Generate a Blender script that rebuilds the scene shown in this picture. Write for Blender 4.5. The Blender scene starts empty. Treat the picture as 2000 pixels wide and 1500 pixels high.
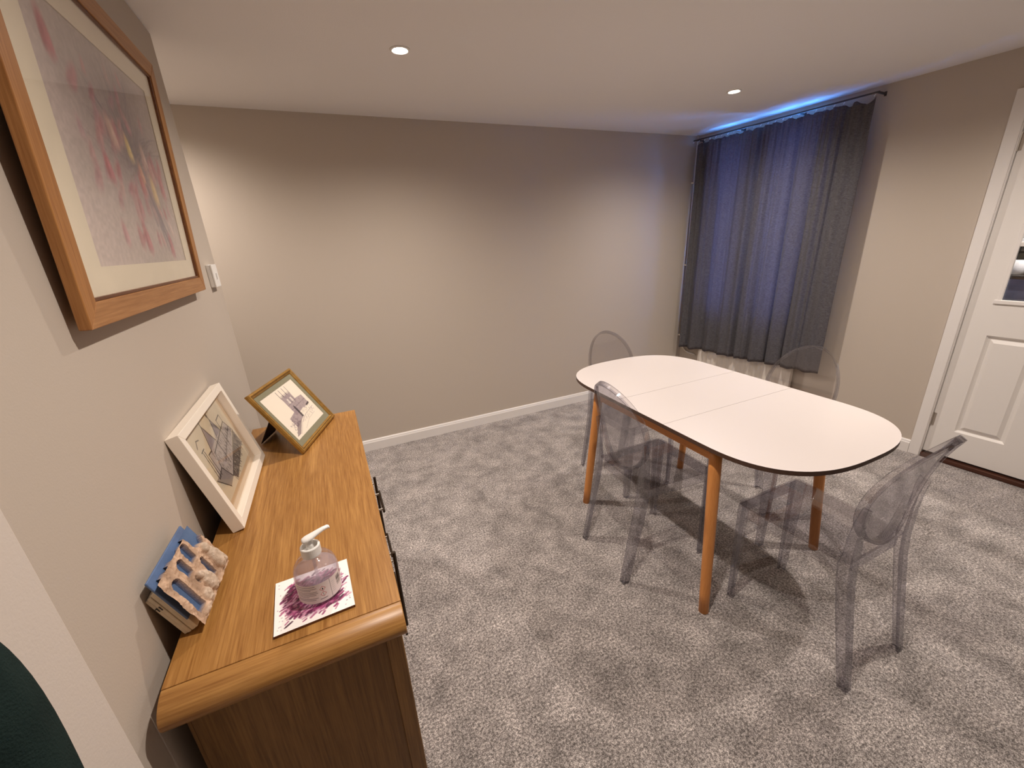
import bpy, bmesh, math, random
import numpy as np
from mathutils import Matrix, Vector
from math import sin, cos, tan, pi, radians, sqrt, atan2

SC = bpy.context.scene
COL = SC.collection

# ------------------------------------------------------------------ camera
F_PX, YAW, PITCH, ROLL, CX, CZ = 800.4, 0.40924, 0.33934, 0.054416, 0.40266, 1.49
_f = Vector((sin(YAW)*cos(PITCH), cos(YAW)*cos(PITCH), -sin(PITCH)))
_r = Vector((cos(YAW), -sin(YAW), 0))
_d = _f.cross(_r)
_r2 = cos(ROLL)*_r + sin(ROLL)*_d
_d2 = -sin(ROLL)*_r + cos(ROLL)*_d
cam_data = bpy.data.cameras.new('camera')
cam_data.sensor_fit = 'HORIZONTAL'
cam_data.sensor_width = 36.0
cam_data.lens = F_PX*36.0/2000.0
cam_data.clip_start = 0.02
cam = bpy.data.objects.new('camera', cam_data)
COL.objects.link(cam)
_m = Matrix.Identity(4)
for i in range(3):
    _m[i][0] = _r2[i]; _m[i][1] = -_d2[i]; _m[i][2] = -_f[i]
_m[0][3], _m[1][3], _m[2][3] = CX, 0.0, CZ
cam.matrix_world = _m
SC.camera = cam

# ------------------------------------------------------------------ world (blue dusk outside) and exposure
world = bpy.data.worlds.new('world'); SC.world = world
world.use_nodes = True
_bg = world.node_tree.nodes['Background']
_bg.inputs['Color'].default_value = (0.07, 0.31, 1.0, 1)
_bg.inputs['Strength'].default_value = 26.0
SC.view_settings.view_transform = 'Standard'
SC.view_settings.look = 'None'
SC.view_settings.gamma = 1.0
SC.view_settings.use_curve_mapping = False
SC.view_settings.exposure = 0.30
SC.cycles.use_denoising = True
SC.cycles.adaptive_threshold = 0.02
SC.cycles.max_bounces = 8
SC.cycles.diffuse_bounces = 4
SC.cycles.transparent_max_bounces = 28
SC.cycles.transmission_bounces = 6
SC.cycles.sample_clamp_indirect = 6.0

LAMP_COLOR = (1.0, 0.895, 0.805)
LAMP_POWER = 66.0

# ------------------------------------------------------------------ room numbers
H = 2.2622       # ceiling
YB = 3.0721      # back wall
XR = 3.6613      # right wall at the back corner
WR = -0.0700     # the right wall is not quite square to the back wall
YE = 2.1898      # far end of the left wall block
YN = 0.578       # far edge of the white pier on the left wall
PX = 0.040       # how far the pier stands proud
ZS = 0.80        # sideboard top

# ------------------------------------------------------------------ helpers
def srgb(r, g, b):
    def c(v):
        v = v/255.0
        return v/12.92 if v <= 0.04045 else ((v+0.055)/1.055)**2.4
    return (c(r), c(g), c(b), 1.0)

def link(o, parent=None):
    COL.objects.link(o)
    if parent is not None:
        o.parent = parent
    return o

def tag(o, label, cat, group=None):
    o['label'] = label; o['category'] = cat
    if group: o['group'] = group
    return o

def struct(o, label=None):
    o['kind'] = 'structure'
    if label: o['label'] = label
    return o

def thing(name, label, cat, loc=(0, 0, 0), rotz=0.0, group=None, mat=None):
    o = bpy.data.objects.new(name, None)
    o.empty_display_size = 0.05
    link(o)
    if mat is not None: o.matrix_world = mat
    else:
        o.location = loc; o.rotation_euler = (0, 0, rotz)
    return tag(o, label, cat, group)

def obj(name, bm, mat, parent=None, smooth=False, bevel=0.0, segs=2, mats=None):
    me = bpy.data.meshes.new(name)
    bmesh.ops.recalc_face_normals(bm, faces=bm.faces)
    bm.to_mesh(me); bm.free()
    for m in (mats or [mat]): me.materials.append(m)
    if smooth:
        for p in me.polygons: p.use_smooth = True
    o = bpy.data.objects.new(name, me)
    link(o, parent)
    if bevel > 0:
        md = o.modifiers.new('bevel', 'BEVEL'); md.width = bevel; md.segments = segs
        md.limit_method = 'ANGLE'; md.angle_limit = radians(40)
    return o

def bx(bm, x0, x1, y0, y1, z0, z1, mi=0):
    v = [bm.verts.new(p) for p in ((x0,y0,z0),(x1,y0,z0),(x1,y1,z0),(x0,y1,z0),(x0,y0,z1),(x1,y0,z1),(x1,y1,z1),(x0,y1,z1))]
    for f in ((0,3,2,1),(4,5,6,7),(0,1,5,4),(1,2,6,5),(2,3,7,6),(3,0,4,7)):
        bm.faces.new([v[i] for i in f]).material_index = mi
    return v

def box(name, x0, x1, y0, y1, z0, z1, mat, parent=None, bevel=0.0, segs=2):
    bm = bmesh.new(); bx(bm, x0, x1, y0, y1, z0, z1)
    return obj(name, bm, mat, parent, bevel=bevel, segs=segs)

def prism(bm, pts, z0, z1, mi=0, side=None):
    """extrude an xy outline between z0 and z1"""
    a = [bm.verts.new((x, y, z0)) for x, y in pts]
    b = [bm.verts.new((x, y, z1)) for x, y in pts]
    n = len(pts)
    bm.faces.new(list(reversed(a))).material_index = mi if side is None else side
    bm.faces.new(b).material_index = mi
    for i in range(n):
        bm.faces.new((a[i], a[(i+1) % n], b[(i+1) % n], b[i])).material_index = mi if side is None else side

def lathe(bm, prof, n=32, center=(0, 0, 0), mi=0):
    """prof: list of (r,z)"""
    rings = []
    for r, z in prof:
        if r < 1e-6:
            rings.append([bm.verts.new((center[0], center[1], center[2]+z))])
        else:
            rings.append([bm.verts.new((center[0]+r*cos(2*pi*i/n), center[1]+r*sin(2*pi*i/n), center[2]+z)) for i in range(n)])
    for a, b in zip(rings[:-1], rings[1:]):
        for i in range(n):
            j = (i+1) % n
            if len(a) == 1 and len(b) == 1: continue
            if len(a) == 1: f = bm.faces.new((a[0], b[i], b[j]))
            elif len(b) == 1: f = bm.faces.new((a[i], a[j], b[0]))
            else: f = bm.faces.new((a[i], a[j], b[j], b[i]))
            f.material_index = mi

def tube(bm, pts, r, n=12, cap=True):
    """round tube along points; r is a number or one per point"""
    P = [Vector(p) for p in pts]
    R = [r]*len(P) if not hasattr(r, '__len__') else r
    rings = []
    up = None
    for i, p in enumerate(P):
        t = (P[min(i+1, len(P)-1)] - P[max(i-1, 0)]).normalized()
        if up is None:
            up = Vector((0, 0, 1)) if abs(t.z) < 0.9 else Vector((1, 0, 0))
        a = t.cross(up).normalized(); b = a.cross(t).normalized(); up = b
        rings.append([bm.verts.new(p + R[i]*(cos(2*pi*k/n)*a + sin(2*pi*k/n)*b)) for k in range(n)])
    for A, B in zip(rings[:-1], rings[1:]):
        for k in range(n):
            bm.faces.new((A[k], A[(k+1) % n], B[(k+1) % n], B[k]))
    if cap:
        bm.faces.new(list(reversed(rings[0]))); bm.faces.new(rings[-1])

def loft(bm, rings, closed=False, cap=True):
    V = [[bm.verts.new(p) for p in r] for r in rings]
    m = len(V[0])
    pairs = list(zip(V[:-1], V[1:])) + ([(V[-1], V[0])] if closed else [])
    for A, B in pairs:
        for k in range(m):
            bm.faces.new((A[k], A[(k+1) % m], B[(k+1) % m], B[k]))
    if cap and not closed:
        bm.faces.new(list(reversed(V[0]))); bm.faces.new(V[-1])

def frame_matrix(contact, yaw, lean):
    """local x = width to the viewer's right, local -y = front, local z = up the picture; leaning back by lean"""
    d = Vector((sin(yaw), cos(yaw), 0)); n = Vector((cos(yaw), -sin(yaw), 0)); Z = Vector((0, 0, 1))
    u = cos(lean)*Z - sin(lean)*n
    nn = cos(lean)*n + sin(lean)*Z
    M = Matrix.Identity(4)
    for i in range(3):
        M[i][0] = d[i]; M[i][1] = -nn[i]; M[i][2] = u[i]; M[i][3] = contact[i]
    return M

def dup(root, loc, rotz, label):
    r = root.copy(); COL.objects.link(r); r.location = loc; r.rotation_euler = (0, 0, rotz); r['label'] = label
    for ch in list(root.children):
        c = ch.copy(); COL.objects.link(c); c.parent = r
        for g in list(ch.children):
            e = g.copy(); COL.objects.link(e); e.parent = c
    return r

# ------------------------------------------------------------------ materials
def new_mat(name):
    m = bpy.data.materials.new(name); m.use_nodes = True
    nt = m.node_tree
    return m, nt, nt.nodes['Principled BSDF'], nt.nodes['Material Output']

def N(nt, t, **kw):
    n = nt.nodes.new(t)
    for k, v in kw.items():
        if k.startswith('i_'):
            key = k[2:].replace('_', ' ')
            n.inputs[int(key) if key.isdigit() else key].default_value = v
        else: setattr(n, k, v)
    return n

def plain(name, color, rough=0.5, metal=0.0, bump=0.0, bscale=300.0, spec=0.5, var=0.0, vscale=6.0, coat=0.0):
    m, nt, b, out = new_mat(name)
    b.inputs['Base Color'].default_value = color
    b.inputs['Roughness'].default_value = rough
    b.inputs['Metallic'].default_value = metal
    b.inputs['Specular IOR Level'].default_value = spec
    b.inputs['Coat Weight'].default_value = coat
    tc = N(nt, 'ShaderNodeTexCoord')
    nz = N(nt, 'ShaderNodeTexNoise', i_Scale=vscale, i_Detail=4.0)
    nt.links.new(tc.outputs['Object'], nz.inputs['Vector'])
    hsv = N(nt, 'ShaderNodeHueSaturation'); hsv.inputs['Color'].default_value = color
    mr = N(nt, 'ShaderNodeMapRange'); mr.inputs['From Min'].default_value = 0.3; mr.inputs['From Max'].default_value = 0.7
    mr.inputs['To Min'].default_value = 1.0-var; mr.inputs['To Max'].default_value = 1.0+var
    nt.links.new(nz.outputs['Fac'], mr.inputs['Value']); nt.links.new(mr.outputs['Result'], hsv.inputs['Value'])
    nt.links.new(hsv.outputs['Color'], b.inputs['Base Color'])
    if bump > 0:
        n2 = N(nt, 'ShaderNodeTexNoise', i_Scale=bscale, i_Detail=3.0)
        nt.links.new(tc.outputs['Object'], n2.inputs['Vector'])
        bp = N(nt, 'ShaderNodeBump'); bp.inputs['Strength'].default_value = bump; bp.inputs['Distance'].default_value = 0.002
        nt.links.new(n2.outputs['Fac'], bp.inputs['Height']); nt.links.new(bp.outputs['Normal'], b.inputs['Normal'])
    return m

def wood(name, dark, light, axis=1, rough=0.42, scale=1.0, rings=1.0, spec=0.4):
    """grain running along the given object axis"""
    m, nt, b, out = new_mat(name)
    tc = N(nt, 'ShaderNodeTexCoord')
    mp = N(nt, 'ShaderNodeMapping')
    s = [14.0*scale]*3; s[axis] = 0.9*scale
    mp.inputs['Scale'].default_value = s
    nt.links.new(tc.outputs['Object'], mp.inputs['Vector'])
    wob = N(nt, 'ShaderNodeTexNoise', i_Scale=0.9, i_Detail=2.0)
    nt.links.new(mp.outputs['Vector'], wob.inputs['Vector'])
    add = N(nt, 'ShaderNodeVectorMath', operation='MULTIPLY_ADD')
    add.inputs[1].default_value = (1.6*rings, 1.6*rings, 1.6*rings)
    nt.links.new(wob.outputs['Color'], add.inputs[0]); nt.links.new(mp.outputs['Vector'], add.inputs[2])
    wv = N(nt, 'ShaderNodeTexNoise', i_Scale=1.6, i_Detail=3.0, i_Distortion=0.6)
    nt.links.new(add.outputs['Vector'], wv.inputs['Vector'])
    mp2 = N(nt, 'ShaderNodeMapping')
    s2 = [260.0*scale]*3; s2[axis] = 8.0*scale
    mp2.inputs['Scale'].default_value = s2
    nt.links.new(tc.outputs['Object'], mp2.inputs['Vector'])
    fine = N(nt, 'ShaderNodeTexNoise', i_Scale=1.0, i_Detail=4.0, i_Roughness=0.65)
    nt.links.new(mp2.outputs['Vector'], fine.inputs['Vector'])
    ml = N(nt, 'ShaderNodeMath', operation='MULTIPLY'); ml.inputs[1].default_value = 9.0*rings
    sn = N(nt, 'ShaderNodeMath', operation='SINE')
    nt.links.new(wv.outputs['Fac'], ml.inputs[0]); nt.links.new(ml.outputs[0], sn.inputs[0])
    mr = N(nt, 'ShaderNodeMapRange'); mr.inputs['From Min'].default_value = -1; mr.inputs['From Max'].default_value = 1
    mr.inputs['To Min'].default_value = 0.3; mr.inputs['To Max'].default_value = 0.75
    nt.links.new(sn.outputs[0], mr.inputs['Value'])
    mx = N(nt, 'ShaderNodeMix', data_type='FLOAT'); mx.inputs[0].default_value = 0.62
    nt.links.new(mr.outputs['Result'], mx.inputs[2]); nt.links.new(fine.outputs['Fac'], mx.inputs[3])
    cr = N(nt, 'ShaderNodeValToRGB')
    cr.color_ramp.elements[0].position = 0.30; cr.color_ramp.elements[0].color = dark
    cr.color_ramp.elements[1].position = 0.66; cr.color_ramp.elements[1].color = light
    nt.links.new(mx.outputs[0], cr.inputs['Fac']); nt.links.new(cr.outputs['Color'], b.inputs['Base Color'])
    b.inputs['Roughness'].default_value = rough; b.inputs['Specular IOR Level'].default_value = spec
    bp = N(nt, 'ShaderNodeBump'); bp.inputs['Strength'].default_value = 0.12; bp.inputs['Distance'].default_value = 0.001
    nt.links.new(fine.outputs['Fac'], bp.inputs['Height']); nt.links.new(bp.outputs['Normal'], b.inputs['Normal'])
    return m

def clear(name, tint, ior=1.45, rough=0.02, refl=1.0, edge=None, haze=0.0, blend=0.16):
    """clear plastic or glass shell: tinted see-through with Fresnel reflection; the tint deepens where one looks along the surface"""
    m, nt, b, out = new_mat(name)
    nt.nodes.remove(b)
    fr = N(nt, 'ShaderNodeFresnel')
    ge = N(nt, 'ShaderNodeNewGeometry')          # thin shell: the inner side reflects like the outer side
    mi = N(nt, 'ShaderNodeMix', data_type='FLOAT'); mi.inputs[2].default_value = ior; mi.inputs[3].default_value = 1/ior
    nt.links.new(ge.outputs['Backfacing'], mi.inputs[0]); nt.links.new(mi.outputs[0], fr.inputs['IOR'])
    tr = N(nt, 'ShaderNodeBsdfTransparent'); tr.inputs['Color'].default_value = tint
    if edge is not None:
        lw = N(nt, 'ShaderNodeLayerWeight'); lw.inputs['Blend'].default_value = blend
        mx = N(nt, 'ShaderNodeMix', data_type='RGBA')
        mx.inputs['A'].default_value = tint; mx.inputs['B'].default_value = edge
        nt.links.new(lw.outputs['Facing'], mx.inputs['Factor']); nt.links.new(mx.outputs['Result'], tr.inputs['Color'])
    gl = N(nt, 'ShaderNodeBsdfGlossy'); gl.inputs['Roughness'].default_value = rough
    gl.inputs['Color'].default_value = (refl, refl, refl, 1)
    ms = N(nt, 'ShaderNodeMixShader')
    nt.links.new(fr.outputs['Fac'], ms.inputs['Fac'])
    nt.links.new(tr.outputs['BSDF'], ms.inputs[1]); nt.links.new(gl.outputs['BSDF'], ms.inputs[2])
    if haze > 0:
        df = N(nt, 'ShaderNodeBsdfDiffuse'); df.inputs['Color'].default_value = (0.80, 0.76, 0.80, 1)
        m2 = N(nt, 'ShaderNodeMixShader'); m2.inputs['Fac'].default_value = haze
        nt.links.new(ms.outputs['Shader'], m2.inputs[1]); nt.links.new(df.outputs['BSDF'], m2.inputs[2])
        ms = m2
    nt.links.new(ms.outputs['Shader'], out.inputs['Surface'])
    return m

def printed(name, rough=0.6, bump=0.0):
    m, nt, b, out = new_mat(name)
    ca = N(nt, 'ShaderNodeVertexColor'); ca.layer_name = 'ink'
    nt.links.new(ca.outputs['Color'], b.inputs['Base Color'])
    b.inputs['Roughness'].default_value = rough
    if bump > 0:
        tc = N(nt, 'ShaderNodeTexCoord'); nz = N(nt, 'ShaderNodeTexNoise', i_Scale=420.0, i_Detail=5.0)
        nt.links.new(tc.outputs['Object'], nz.inputs['Vector'])
        bp = N(nt, 'ShaderNodeBump'); bp.inputs['Strength'].default_value = bump; bp.inputs['Distance'].default_value = 0.002
        nt.links.new(nz.outputs['Fac'], bp.inputs['Height']); nt.links.new(bp.outputs['Normal'], b.inputs['Normal'])
    return m

def carpet_mat():
    m, nt, b, out = new_mat('carpet')
    tc = N(nt, 'ShaderNodeTexCoord')
    fl = N(nt, 'ShaderNodeTexNoise', i_Scale=330.0, i_Detail=3.0, i_Roughness=0.7)
    fl2 = N(nt, 'ShaderNodeTexNoise', i_Scale=120.0, i_Detail=3.0, i_Roughness=0.65)
    big = N(nt, 'ShaderNodeTexNoise', i_Scale=8.0, i_Detail=6.0, i_Roughness=0.68, i_Distortion=0.3)
    for n in (fl, fl2, big): nt.links.new(tc.outputs['Object'], n.inputs['Vector'])
    mx = N(nt, 'ShaderNodeMix', data_type='FLOAT'); mx.inputs[0].default_value = 0.45
    nt.links.new(fl.outputs['Fac'], mx.inputs[2]); nt.links.new(fl2.outputs['Fac'], mx.inputs[3])
    cr = N(nt, 'ShaderNodeValToRGB')
    e = cr.color_ramp.elements
    e[0].position = 0.40; e[0].color = srgb(84, 78, 76)
    e[1].position = 0.60; e[1].color = srgb(228, 219, 214)
    m1 = cr.color_ramp.elements.new(0.5); m1.color = srgb(154, 146, 142)
    nt.links.new(mx.outputs[0], cr.inputs['Fac'])
    # pile brushed one way or the other: the same yarn, lighter and darker patches
    mr = N(nt, 'ShaderNodeMapRange'); mr.inputs['From Min'].default_value = 0.32; mr.inputs['From Max'].default_value = 0.66
    mr.inputs['To Min'].default_value = 0.64; mr.inputs['To Max'].default_value = 1.30
    nt.links.new(big.outputs['Fac'], mr.inputs['Value'])
    ml = N(nt, 'ShaderNodeVectorMath', operation='SCALE')
    nt.links.new(cr.outputs['Color'], ml.inputs[0]); nt.links.new(mr.outputs['Result'], ml.inputs['Scale'])
    nt.links.new(ml.outputs['Vector'], b.inputs['Base Color'])
    b.inputs['Roughness'].default_value = 1.0; b.inputs['Specular IOR Level'].default_value = 0.05
    b.inputs['Sheen Weight'].default_value = 0.15
    bp = N(nt, 'ShaderNodeBump'); bp.inputs['Strength'].default_value = 0.75; bp.inputs['Distance'].default_value = 0.006
    nt.links.new(mx.outputs[0], bp.inputs['Height'])
    nt.links.new(bp.outputs['Normal'], b.inputs['Normal'])
    return m

def curtain_mat():
    m, nt, b, out = new_mat('curtain_cloth')
    tc = N(nt, 'ShaderNodeTexCoord')
    mp = N(nt, 'ShaderNodeMapping'); mp.inputs['Scale'].default_value = (70, 70, 260)
    nt.links.new(tc.outputs['Object'], mp.inputs['Vector'])
    nz = N(nt, 'ShaderNodeTexNoise', i_Scale=1.0, i_Detail=4.0, i_Roughness=0.75)
    nt.links.new(mp.outputs['Vector'], nz.inputs['Vector'])
    cr = N(nt, 'ShaderNodeValToRGB')
    cr.color_ramp.elements[0].position = 0.3; cr.color_ramp.elements[0].color = srgb(54, 54, 58)
    cr.color_ramp.elements[1].position = 0.72; cr.color_ramp.elements[1].color = srgb(132, 130, 134)
    nt.links.new(nz.outputs['Fac'], cr.inputs['Fac'])
    nt.links.new(cr.outputs['Color'], b.inputs['Base Color'])
    b.inputs['Roughness'].default_value = 0.9; b.inputs['Specular IOR Level'].default_value = 0.15
    b.inputs['Sheen Weight'].default_value = 0.1
    bp = N(nt, 'ShaderNodeBump'); bp.inputs['Strength'].default_value = 0.4; bp.inputs['Distance'].default_value = 0.002
    nt.links.new(nz.outputs['Fac'], bp.inputs['Height']); nt.links.new(bp.outputs['Normal'], b.inputs['Normal'])
    tl = N(nt, 'ShaderNodeBsdfTranslucent'); tl.inputs['Color'].default_value = (0.40, 0.22, 0.23, 1)
    ms = N(nt, 'ShaderNodeMixShader'); ms.inputs['Fac'].default_value = 0.32
    nt.links.new(b.outputs['BSDF'], ms.inputs[1]); nt.links.new(tl.outputs['BSDF'], ms.inputs[2])
    nt.links.new(ms.outputs['Shader'], out.inputs['Surface'])
    return m

M = {}
M['wall'] = plain('wall_paint', srgb(194, 182, 169), 0.85, bump=0.12, bscale=260, spec=0.25)
M['ceiling'] = plain('ceiling_paint', srgb(240, 236, 233), 0.9, bump=0.25, bscale=180, spec=0.2)
M['white'] = plain('white_gloss_paint', srgb(233, 228, 224), 0.35, spec=0.5)
M['white_matt'] = plain('white_matt_paint', srgb(213, 202, 192), 0.8, bump=0.12, bscale=260, spec=0.25)
M['door'] = plain('door_paint', srgb(232, 227, 222), 0.4, bump=0.10, bscale=340, spec=0.4)
M['carpet'] = carpet_mat()
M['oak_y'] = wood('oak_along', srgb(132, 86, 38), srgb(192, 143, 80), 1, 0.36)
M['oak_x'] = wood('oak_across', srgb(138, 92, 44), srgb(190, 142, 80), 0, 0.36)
M['oak_z'] = wood('oak_upright', srgb(108, 74, 32), srgb(160, 117, 62), 2, 0.42)  # darker than the top: the end panel's shade put into the oak tones
M['beech'] = wood('beech', srgb(192, 118, 58), srgb(214, 146, 82), 2, 0.35, rings=0.4)
M['beech_x'] = wood('beech_rail_across', srgb(186, 114, 58), srgb(208, 142, 80), 0, 0.38, rings=0.4)
M['beech_y'] = wood('beech_rail_along', srgb(186, 114, 58), srgb(208, 142, 80), 1, 0.38, rings=0.4)
M['laminate'] = plain('white_laminate', srgb(221, 212, 208), 0.22, spec=0.5)
M['table_edge'] = plain('dark_board_edge', srgb(74, 52, 40), 0.5, var=0.15, vscale=90)
M['bronze'] = plain('dark_bronze', srgb(66, 54, 44), 0.35, metal=0.8)
M['steel'] = plain('brushed_steel', srgb(190, 182, 172), 0.35, metal=0.9)
M['plastic_white'] = plain('white_plastic', srgb(240, 238, 234), 0.35)
M['threshold'] = wood('dark_threshold', srgb(40, 20, 14), srgb(92, 54, 38), 0, 0.35)
M['frame_oak'] = wood('frame_oak', srgb(150, 100, 56), srgb(192, 142, 92), 0, 0.4)
M['frame_oak_v'] = wood('frame_oak_upright', srgb(146, 94, 48), srgb(192, 138, 82), 2, 0.4)
M['frame_lip'] = wood('frame_lip', srgb(84, 46, 26), srgb(132, 84, 50), 0, 0.35)
M['mat_cream'] = plain('cream_mount', srgb(236, 224, 202), 0.9, var=0.03, vscale=20)
M['mat_grey'] = plain('grey_green_mount', srgb(140, 136, 112), 0.9)
M['mat_buff'] = plain('buff_mount', srgb(196, 168, 136), 0.9)
M['frame_white'] = plain('white_frame_paint', srgb(244, 234, 220), 0.4)
M['gold'] = plain('gold_moulding', srgb(158, 118, 52), 0.38, metal=0.35, var=0.2, vscale=60)
M['gold_dark'] = plain('gold_moulding_dark', srgb(96, 66, 28), 0.42, metal=0.25, var=0.2, vscale=60)
M['backing'] = plain('frame_backing', srgb(60, 42, 32), 0.8)
M['ink'] = printed('printed_paper', 0.75)
M['tile'] = printed('painted_tile', 0.22)
M['stone'] = printed('modelled_stone', 0.75, bump=0.6)
M['blue_glaze'] = plain('blue_paint', srgb(92, 116, 156), 0.45, var=0.2, vscale=25)
M['cream_clay'] = plain('cream_clay', srgb(228, 214, 190), 0.7, var=0.1, vscale=60)
M['brown_shade'] = plain('brown_backing', srgb(58, 40, 30), 0.9)
M['ghost'] = clear('clear_polycarbonate', (0.980, 0.976, 0.982, 1), 1.62, 0.025, edge=(0.16, 0.14, 0.24, 1), blend=0.14)
M['ghost_leg'] = clear('clear_polycarbonate_thick', (0.968, 0.963, 0.974, 1), 1.75, 0.025, edge=(0.06, 0.05, 0.13, 1), blend=0.24)
M['pane'] = clear('window_pane', (0.97, 0.98, 0.98, 1), 1.5, 0.01)
M['picture_glass'] = clear('picture_glass', (0.985, 0.985, 0.98, 1), 1.33, 0.03)
M['bottle'] = clear('clear_bottle', (0.95, 0.935, 0.955, 1), 1.45, 0.05, edge=(0.62, 0.56, 0.64, 1), haze=0.05)
M['gel'] = clear('clear_gel', (0.96, 0.94, 0.96, 1), 1.12, 0.1, edge=(0.85, 0.80, 0.85, 1), haze=0.22)
M['curtain'] = curtain_mat()
M['track'] = plain('dark_track', srgb(60, 56, 58), 0.5)
M['upvc'] = plain('white_upvc', srgb(235, 238, 242), 0.3)
M['radiator'] = plain('radiator_enamel', srgb(232, 224, 214), 0.25)
M['coat'] = plain('dark_green_wool', srgb(30, 44, 42), 0.95, bump=0.5, bscale=500, spec=0.1, var=0.15, vscale=30)
M['worktop'] = plain('slate_worktop', srgb(132, 136, 164), 0.15, var=0.2, vscale=12)
M['black'] = plain('black_plastic', srgb(26, 26, 30), 0.3)
M['grey_unit'] = plain('grey_unit', srgb(120, 124, 124), 0.5)
M['china'] = plain('white_china', srgb(230, 230, 236), 0.2)

def emit(name, color, strength):
    m, nt, b, out = new_mat(name)
    nt.nodes.remove(b)
    e = N(nt, 'ShaderNodeEmission'); e.inputs['Color'].default_value = (*color, 1); e.inputs['Strength'].default_value = strength
    nt.links.new(e.outputs['Emission'], out.inputs['Surface'])
    return m
M['bulb'] = emit('lamp_face', (1.0, 0.92, 0.80), 40.0)

# ------------------------------------------------------------------ printed pictures: drawn on a grid, kept as colour per vertex
class Canvas:
    def __init__(s, w, h, bg, seed=1):
        s.w, s.h = w, h
        s.a = np.ones((h, w, 3))*np.array(bg, float)/255.0
        ys, xs = np.mgrid[0:h, 0:w]
        s.asp = w/h
        s.x = (xs+0.5)/w*s.asp      # x in 0..asp, y in 0..1 upward
        s.y = (ys+0.5)/h
        s.rng = np.random.default_rng(seed)
    def blend(s, mask, col):
        c = np.array(col, float)/255.0
        s.a = s.a*(1-mask[..., None]) + c*mask[..., None]
    def ell(s, cx, cy, rx, ry, rot, col, al=1.0, soft=0.3):
        dx, dy = s.x-cx, s.y-cy
        c, n = cos(rot), sin(rot)
        q = np.sqrt(((dx*c+dy*n)/rx)**2 + ((-dx*n+dy*c)/ry)**2)
        s.blend(np.clip((1-q)/soft+0.5, 0, 1)*al, col)
    def line(s, pts, wd, col, al=1.0):
        for (x0, y0), (x1, y1) in zip(pts[:-1], pts[1:]):
            dx, dy = x1-x0, y1-y0
            L = dx*dx+dy*dy+1e-12
            t = np.clip(((s.x-x0)*dx+(s.y-y0)*dy)/L, 0, 1)
            dd = np.sqrt((s.x-x0-t*dx)**2 + (s.y-y0-t*dy)**2)
            s.blend(np.clip((wd-dd)/(0.5/s.h)+0.5, 0, 1)*al, col)
    def poly(s, pts, col, al=1.0):
        ins = np.zeros_like(s.x, bool)
        n = len(pts)
        for i in range(n):
            x0, y0 = pts[i]; x1, y1 = pts[(i+1) % n]
            if y0 == y1: continue
            c = ((y0 > s.y) != (y1 > s.y)) & (s.x < (x1-x0)*(s.y-y0)/(y1-y0)+x0)
            ins ^= c
        s.blend(ins*float(al), col)
    def noise(s, cells, amp):
        g = s.rng.random((cells+2, int(cells*s.asp)+3))
        fx = s.x*cells; fy = s.y*cells
        ix = fx.astype(int); iy = fy.astype(int); tx = fx-ix; ty = fy-iy
        tx = tx*tx*(3-2*tx); ty = ty*ty*(3-2*ty)
        v = (g[iy, ix]*(1-tx)+g[iy, ix+1]*tx)*(1-ty) + (g[iy+1, ix]*(1-tx)+g[iy+1, ix+1]*tx)*ty
        return (v-0.5)*2*amp
    def grain(s, cells, amp):
        s.a = np.clip(s.a*(1+s.noise(cells, amp)[..., None]), 0, 1)

def lin(a):
    return np.where(a <= 0.04045, a/12.92, ((a+0.055)/1.055)**2.4)

def grid_print(name, cv, pos, mat, parent):
    """pos(u, v) for u, v in 0..1 gives the local point; one face per drawn dot"""
    h, w = cv.h, cv.w
    V = [pos(i/(w-1), j/(h-1)) for j in range(h) for i in range(w)]
    Fc = [(j*w+i, j*w+i+1, (j+1)*w+i+1, (j+1)*w+i) for j in range(h-1) for i in range(w-1)]
    me = bpy.data.meshes.new(name); me.from_pydata(V, [], Fc)
    at = me.color_attributes.new('ink', 'FLOAT_COLOR', 'POINT')
    c = np.ones((h*w, 4)); c[:, :3] = lin(np.clip(cv.a, 0, 1)).reshape(-1, 3)
    at.data.foreach_set('color', c.ravel())
    me.materials.append(mat)
    for p in me.polygons: p.use_smooth = True
    o = bpy.data.objects.new(name, me)
    return link(o, parent)

# ================================================================== THE ROOM
PLAN = [(-1.8, -1.5), (5.3, -1.5), (5.3, 1.60), (3.895, 1.60), (XR+0.135, YB+0.12), (-1.8, YB+0.12)]
bm = bmesh.new(); prism(bm, PLAN, -0.06, 0.0); struct(obj('floor', bm, M['carpet']), 'grey mottled short pile carpet')
bm = bmesh.new(); prism(bm, PLAN, H, H+0.1); struct(obj('ceiling', bm, M['ceiling']), 'plain white ceiling with downlights')
struct(box('wall_back', -1.7, XR+0.13, YB, YB+0.12, 0, H, M['wall']), 'plain beige grey back wall')
struct(box('wall_left', -1.7, 0.0, -1.4, YE, 0, H, M['wall'], bevel=0.010, segs=4), 'beige left wall with a rounded far corner')
struct(box('wall_pier', 0.0, PX, -1.4, YN, 0, H, M['white_matt'], bevel=0.002), 'white painted pier at the near end of the left wall')
struct(box('wall_passage', -1.8, -1.7, -1.4, YB+0.12, 0, H, M['wall']), 'beige wall at the end of the passage')
struct(box('wall_front', -1.8, 5.3, -1.5, -1.4, 0, H, M['wall']), 'beige wall behind the camera')

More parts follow.
